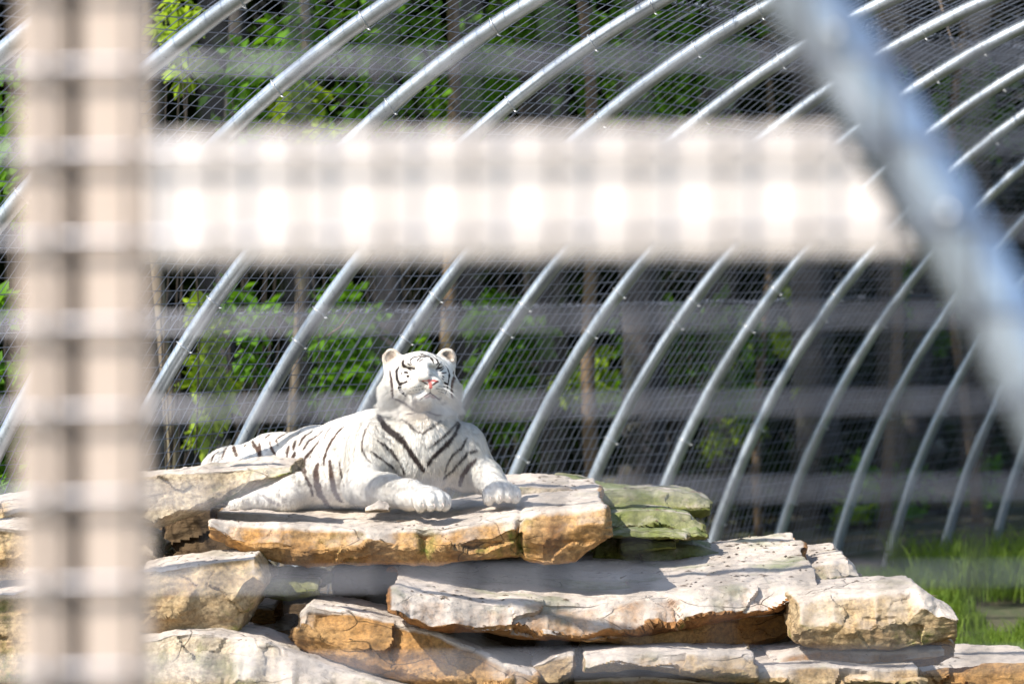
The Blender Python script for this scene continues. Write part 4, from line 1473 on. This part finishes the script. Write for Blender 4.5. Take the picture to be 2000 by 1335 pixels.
SH = [
    ('sunlit yellow green sprig at the top left beside the first hoop', 345, 60, 20.6, .16, .22, 'leaf_yellow', 5, 26),
    ('green leafy branch at the left between the first hoops', 480, 150, 23.0, .45, .40, 'leaf', 8, 70),
    ('yellow green ivy clump on the slim trunk above the beam', 590, 225, 22.6, .16, .20, 'leaf_yellow', 5, 40),
    ('dark green leafage at the top edge above the beam, left of centre', 760, 90, 25.0, .75, .55, 'leaf', 10, 80),
    ('green leafage above the beam in the middle of the top edge', 1020, 120, 26.0, .6, .6, 'leaf', 10, 70),
    ('green leafage above the beam right of the middle', 1330, 110, 27.0, .7, .6, 'leaf', 10, 70),
    ('bright green vertical ivy left of the tiger', 400, 730, 21.4, .13, .42, 'leaf_yellow', 8, 44),
    ('small green sprig behind the hoop by the tiger rump', 480, 640, 22.4, .2, .3, 'leaf', 6, 40),
    ('green leaves left of the head of the tiger', 665, 690, 23.2, .22, .35, 'leaf', 8, 50),
    ('green leaves just behind the ears of the tiger', 730, 640, 24.4, .4, .35, 'leaf', 8, 46),
    ('green leafy sapling right of the head of the tiger', 1000, 690, 25.0, .34, .6, 'leaf', 10, 70),
    ('bright pale green shrub top between the bright hoops', 1150, 735, 25.5, .16, .14, 'leaf_yellow', 6, 60),
    ('dark green bush filling the middle right between hoops', 1340, 720, 28.0, .5, .45, 'leaf', 10, 80),
    ('pale green sunlit shrub right of the middle hoops', 1430, 780, 29.0, .22, .42, 'leaf_yellow', 8, 70),
    ('green bush at the right seen below the beam', 1560, 660, 30.0, .16, .5, 'leaf_yellow', 7, 40),
    ('low green bush behind the right hoops over the grass', 1720, 1010, 29.5, .38, .45, 'leaf', 10, 70),
    ('small bright sprig behind the right bright hoop', 1660, 1030, 29.0, .14, .14, 'leaf_yellow', 5, 40),
    ('ground hugging pale green plant at the foot of the right hoops', 1610, 1060, 28.6, .25, .22, 'leaf_yellow', 5, 60),
    ('green bush low at the far right behind the hoops', 1840, 1020, 31.0, .5, .5, 'leaf', 10, 70),
    ('leafy green climber at the right under the diagonal pipe', 1820, 640, 31.0, .2, .8, 'leaf', 8, 40),
    ('green leafage at the top right corner behind the hoops', 1900, 260, 32.0, .7, .5, 'leaf', 9, 60),
    ('leafy green plant at the left edge by the boulders', 25, 800, 19.2, .22, .5, 'leaf', 10, 90),
    ('green leafage at the left edge above the boulders', 20, 350, 20.5, .3, .6, 'leaf', 8, 60),
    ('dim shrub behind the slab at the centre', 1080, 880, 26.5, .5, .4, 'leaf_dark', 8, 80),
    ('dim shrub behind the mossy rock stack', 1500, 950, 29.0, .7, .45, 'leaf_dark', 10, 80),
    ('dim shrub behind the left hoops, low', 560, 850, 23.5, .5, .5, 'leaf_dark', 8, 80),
]
for i, (lb, px, py, Y, rx, rz, lm, n_, npr) in enumerate(SH):
    shrub(lb, px, py, Y, rx * 1.08, rz * 1.1, lm, int(n_ * 1.2), int(npr * 1.1), .10 if lm != 'leaf_dark' else .13, 200 + i)

# the far wood that closes the view, one dark mass
r_ = np.random.default_rng(77)
cs = np.c_[r_.uniform(-16, 18, 520), r_.uniform(34, 43, 520), r_.uniform(.2, 10.0, 520)]
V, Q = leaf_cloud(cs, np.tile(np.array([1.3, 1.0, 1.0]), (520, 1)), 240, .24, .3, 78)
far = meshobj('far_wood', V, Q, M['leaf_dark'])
tag(far, 'dark mass of foliage closing the view behind the trees', 'woodland', kind='stuff')
# unseen high canopy, placed to keep the sun off the deep wood
cs = np.c_[r_.uniform(-18, 18, 330), r_.uniform(26.5, 42, 330), r_.uniform(6.2, 10.5, 330)]
cs = cs[(cs - C0) @ UU < -3.6]
cs = cs[~((cs[:, 0] > -2.5) & (cs[:, 0] < 4) & (cs[:, 1] > 18) & (cs[:, 1] < 26.5))]
V, Q = leaf_cloud(cs, np.tile(np.array([1.3, 1.3, .7]), (len(cs), 1)), 110, .30, .3, 79)
V4 = V.reshape(-1, 4, 3)
V = V4[(((V4 - C0) @ UU).max(1) < -3.0)].reshape(-1, 3)
can = meshobj('shade_canopy', V, np.arange(len(V)).reshape(-1, 4), M['leaf'])
tag(can, 'unseen leaf canopy added above the trunks to shade the wood', 'foliage', kind='stuff')

# ------------------------------------------------------------------ grass at the right foot of the tunnel
def grass(name, n_, xr, yr, hgt, mat, seed, keep=None):
    r = np.random.default_rng(seed)
    p = np.c_[r.uniform(*xr, n_), r.uniform(*yr, n_)]
    if keep is not None:
        p = p[keep(p)]
    n_ = len(p)
    h = hgt * r.uniform(.4, 1.2, n_) * (.7 + .6 * (vnoise(np.c_[p * 1.6, np.zeros(n_)], 3) * .5 + .5))
    a = r.uniform(0, 6.28, n_)
    dx = np.c_[np.cos(a), np.sin(a)] * .004
    b = r.normal(size=(n_, 2)) * h[:, None] * .38
    z0 = np.full(n_, -.03)
    B0 = np.c_[p - dx, z0]
    B1 = np.c_[p + dx, z0]
    M0 = np.c_[p - dx * .8 + b * .35, h * .55]
    M1 = np.c_[p + dx * .8 + b * .35, h * .55]
    Tp = np.c_[p + b, h]
    V = np.concatenate([B0, B1, M1, M0, Tp])
    i = np.arange(n_)
    Q = np.concatenate([np.stack([i, i + n_, i + 2 * n_, i + 3 * n_], -1), np.stack([i + 3 * n_, i + 2 * n_, i + 4 * n_, i + 4 * n_], -1)])
    mb_ = MB()
    me_V = V
    T = np.concatenate([np.stack([i, i + n_, i + 2 * n_], -1), np.stack([i, i + 2 * n_, i + 3 * n_], -1), np.stack([i + 3 * n_, i + 2 * n_, i + 4 * n_], -1)])
    o = meshobj(name, V, T, M[mat])
    return o


tag(grass('grass', 60000, (1.9, 5.2), (18.2, 25.2), .10, 'grass', 5, lambda p: (~((p[:, 1] > 22.6) & (p[:, 1] < 23.2) & (p[:, 0] > 2.5) & (vnoise(np.c_[p * 5, np.zeros(len(p))], 9) > -.2))) & (fbm(np.c_[p * 1.3, np.zeros(len(p))], 3, 5) > -.05)), 'green grass growing behind the right end of the rock pile', 'grass', kind='stuff')
tag(grass('grass', 5000, (2.5, 5.0), (23.0, 25.8), .26, 'grass', 6, lambda p: vnoise(np.c_[p * 1.7, np.zeros(len(p))], 8) > .15), 'taller tufts of grass round the feet of the right hoops', 'grass', kind='stuff')
# ------------------------------------------------------------------ small litter
def twig(label, pts, r, mat='twig'):
    V, Q = tube(pts, np.linspace(r, r * .35, len(pts)), 6)
    mb = MB()
    mb.add(V, Q)
    o = mb.build('dry_twig', M[mat], None, True, tuple(np.array(pts[0])))
    return tag(o, label, 'twig', 'dry twigs')


twig('bare dry twig hanging from the mesh at the top right', [at(1832, -12, 22.2), at(1845, 35, 22.2), at(1856, 70, 22.15), at(1868, 108, 22.1)], .009)
twig('pale dry twig caught in the mesh left of the tiger head', [at(640, 655, 17.72), at(665, 638, 17.72), at(684, 612, 17.74), at(700, 600, 17.75)], .006)
twig('short dark twig lying on the wide lower slab', [at(1212, 1128, 15.72), at(1217, 1126, 15.75), at(1223, 1123, 15.8)], .004)
twig('thin dark twig on the slab in front of the paws', [at(775, 1017, 15.44), at(800, 1016, 15.45), at(812, 1013, 15.5)], .003)
c = np.array(at(1432, 1088, 16.62))
V = c + .7 * np.array([[-.06, 0, .0], [-.02, .03, .018], [.05, .012, .02], [.065, 0, .01], [.02, -.02, .012], [-.03, -.02, .004]])
V = np.concatenate([V, V + np.array([0, 0, .004])])
tag(meshobj('dead_leaf', V, [[5, 4, 3, 2, 1, 0], [6, 7, 8, 9, 10, 11]] + [[i, (i + 1) % 6, 6 + (i + 1) % 6, 6 + i] for i in range(6)], M['deadleaf'], None, False, tuple(c)), 'dark red dead leaf on the wide lower slab', 'leaf')

# crumbs of bark, leaf and grit lying on the slabs
bpy.context.view_layer.update()
dg = bpy.context.evaluated_depsgraph_get()
r_ = np.random.default_rng(91)
Vs, Fs, nv = [], [], 0
for i in range(900):
    o_ = Vector((r_.uniform(-1.3, 2.0), r_.uniform(14.9, 17.3), 1.25))
    if vnoise(np.array([[o_.x * 2.3, o_.y * 2.3, 0]]), 17)[0] < -.15:
        continue
    ok_, loc_, nr_, fi_, ob_, mt_ = SC.ray_cast(dg, o_, Vector((0, 0, -1)), distance=1.2)
    if not ok_ or nr_.z < .8 or not ob_.name.startswith(('rock_slab', 'mossy', 'boulder')):
        continue
    s_ = r_.uniform(.004, .013)
    a_ = r_.uniform(0, 6.28)
    e1 = np.array([math.cos(a_), math.sin(a_), 0]) * s_ * r_.uniform(1, 2.6)
    e2 = np.array([-math.sin(a_), math.cos(a_), 0]) * s_ * .6
    c_ = np.array(loc_) + np.array([0, 0, .001])
    hgt = np.array([0, 0, s_ * r_.uniform(.2, .6)])
    Vs.append(np.array([c_ - e1, c_ - e2, c_ + e1, c_ + e2, c_ + hgt]))
    Fs += [[nv, nv + 1, nv + 4], [nv + 1, nv + 2, nv + 4], [nv + 2, nv + 3, nv + 4], [nv + 3, nv, nv + 4]]
    nv += 5
if Vs:
    tag(meshobj('leaf_litter', np.concatenate(Vs), Fs, M['twig']), 'dark crumbs of bark and leaf scattered over the slabs', 'litter', kind='stuff')


# ------------------------------------------------------------------ front frame close to the camera
YW = 4.13                                    # face of the timber
PX = YW / F


def fx(px):
    return (px - 1000) * PX


def fz(py):
    return CAM_Z + YW * ((667.5 - py) / F + PITCH)


post = empty('timber_post', (fx(160), YW + .03, 0))
tag(post, 'blurred pale timber post of two boards at the left', 'post')
for a, b in ((36, 129), (160, 289)):
    cx, hw = (fx(a) + fx(b)) / 2, (fx(b) - fx(a)) / 2
    V, Q = box((cx, YW + .025, 1.45), (hw, .025, 1.55), .004)
    meshobj('board', V, Q, M['wood_post'], post)
V, Q = box((fx(144), YW + .07, 1.45), (.05, .012, 1.5), .003)
meshobj('gap_shade_board', V, Q, M['wood_gap_shade'], post)  # near-black board added to keep the gap between the boards dark
beam = empty('timber_beam', (fx(900), YW + .03, fz(505)))
tag(beam, 'blurred sunlit timber beam crossing above the tiger', 'beam')
V, Q = box((0, 0, 0), ((fx(1800) - fx(290)) / 2, .022, (fz(262) - fz(510)) / 2), .004)
ct = math.radians(.6)
V = np.c_[V[:, 0] * math.cos(ct) - V[:, 2] * math.sin(ct), V[:, 1], V[:, 0] * math.sin(ct) + V[:, 2] * math.cos(ct)]
far_end = V[:, 0] > 0
V[far_end, 0] -= (V[far_end, 2] - V[:, 2].min()) * .62         # mitred to lie against the arch
V = V + np.array([(fx(1800) + fx(290)) / 2, YW + .024, fz(380)])
meshobj('plank', V, Q, M['wood_beam'], beam)
# end arch of the tunnel
RR = 3.2
Pm = np.array([fx(1818), YW + .075, fz(350)])
nrm_ = np.array([-.857, 0, -.515])
Cc = Pm + RR * nrm_
t_lo = math.asin(-Cc[2] / RR)
root = empty('end_arch', tuple(Cc + RR * np.array([math.cos(t_lo), 0, math.sin(t_lo)])))
tag(root, 'blurred thick galvanised pipe slanting across the upper right corner', 'pipe')
tt = np.linspace(t_lo - .01, math.pi - t_lo, 110)
P = np.c_[Cc[0] + RR * np.cos(tt), np.full(len(tt), Cc[1]), Cc[2] + RR * np.sin(tt)]
V, Q = tube(P, .041, 20)
mb = MB()
mb.add(V, Q)
mb.build('pipe', M['galv_pipe_front'], root, True)
for py in (65, 417, 780):
    zz = fz(py)
    a = math.asin((zz - Cc[2]) / RR)
    c = np.array([Cc[0] + RR * math.cos(a), Cc[1] - .041, zz])
    V, Q = tube([c + np.array([0, .004, 0]), c + np.array([0, -.010, 0])], .011, 12)
    mb = MB()
    mb.add(V, Q)
    V, Q = tube([c + np.array([0, -.010, 0]), c + np.array([0, -.014, 0]), c + np.array([0, -.016, 0])], [.008, .006, .002], 12)
    mb.add(V, Q)
    mb.build('bolt', M['clip'], root, True)

# heavy front mesh on the camera side of the timber
GAP = .015
YM = YW - GAP
root = empty('front_mesh', (0, YM, 0))
tag(root, 'blurred heavy wire mesh the picture is taken through', 'wire mesh')
PXM = YM / F


def mz(py):
    return CAM_Z + YM * ((667.5 - py) / F + PITCH)


V, Q = tube([(0, 0, -1.75), (0, 0, 1.75)], .0044, 8)
mbv = MB()
mbv.add(V, Q)
hor = None
rt = math.radians(.6)
step = 168.5 * PXM
proto = None
for i in range(-7, 14):
    z = mz(631 + 168.5 * (i - 3)) if False else mz(625) - (i - 3) * step
    if z < .3:
        continue
    L = 1.5
    if proto is None:
        V, Q = tube([(-L, YM, z - L * math.tan(rt)), (L, YM, z + L * math.tan(rt))], .0038, 8)
        mb = MB()
        mb.add(V, Q)
        proto = mb.build('wire', M['galv_front'], root, True, (0, YM, z))
        hme = proto.data
    else:
        o = bpy.data.objects.new('wire', hme)
        COL.objects.link(o)
        o.parent = root
        o.location = (0, 0, z)
vme = None
stepx = 165 * PXM
for i in range(-10, 11):
    x = (1081 - 1000) * PXM + i * stepx
    if vme is None:
        V, Q = tube([(0, 0, -1.3), (0, 0, 1.3)], .0034, 8)
        mb = MB()
        mb.add(V, Q)
        o = mb.build('wire', M['wire_dark'], root, True, (0, 0, 0))
        vme = o.data
    else:
        o = bpy.data.objects.new('wire', vme)
        COL.objects.link(o)
        o.parent = root
    o.location = (x, -.0075, 2.0)
# staples that hold the mesh to the post
for i in range(-2, 8):
    z = mz(625) - (i - 3) * step - .012
    if i % 1 == 0:
        xw = (1081 - 1000) * PXM - 6 * stepx
        a = np.linspace(0, math.pi, 7)
        P = np.c_[xw + .012 * np.cos(a), YW - .026 * np.sin(a) + .002, np.full(7, z)]
        V, Q = tube(P, .0022, 6)
        mb = MB()
        mb.add(V, Q)
        mb.build('staple', M['clip'], root, True)
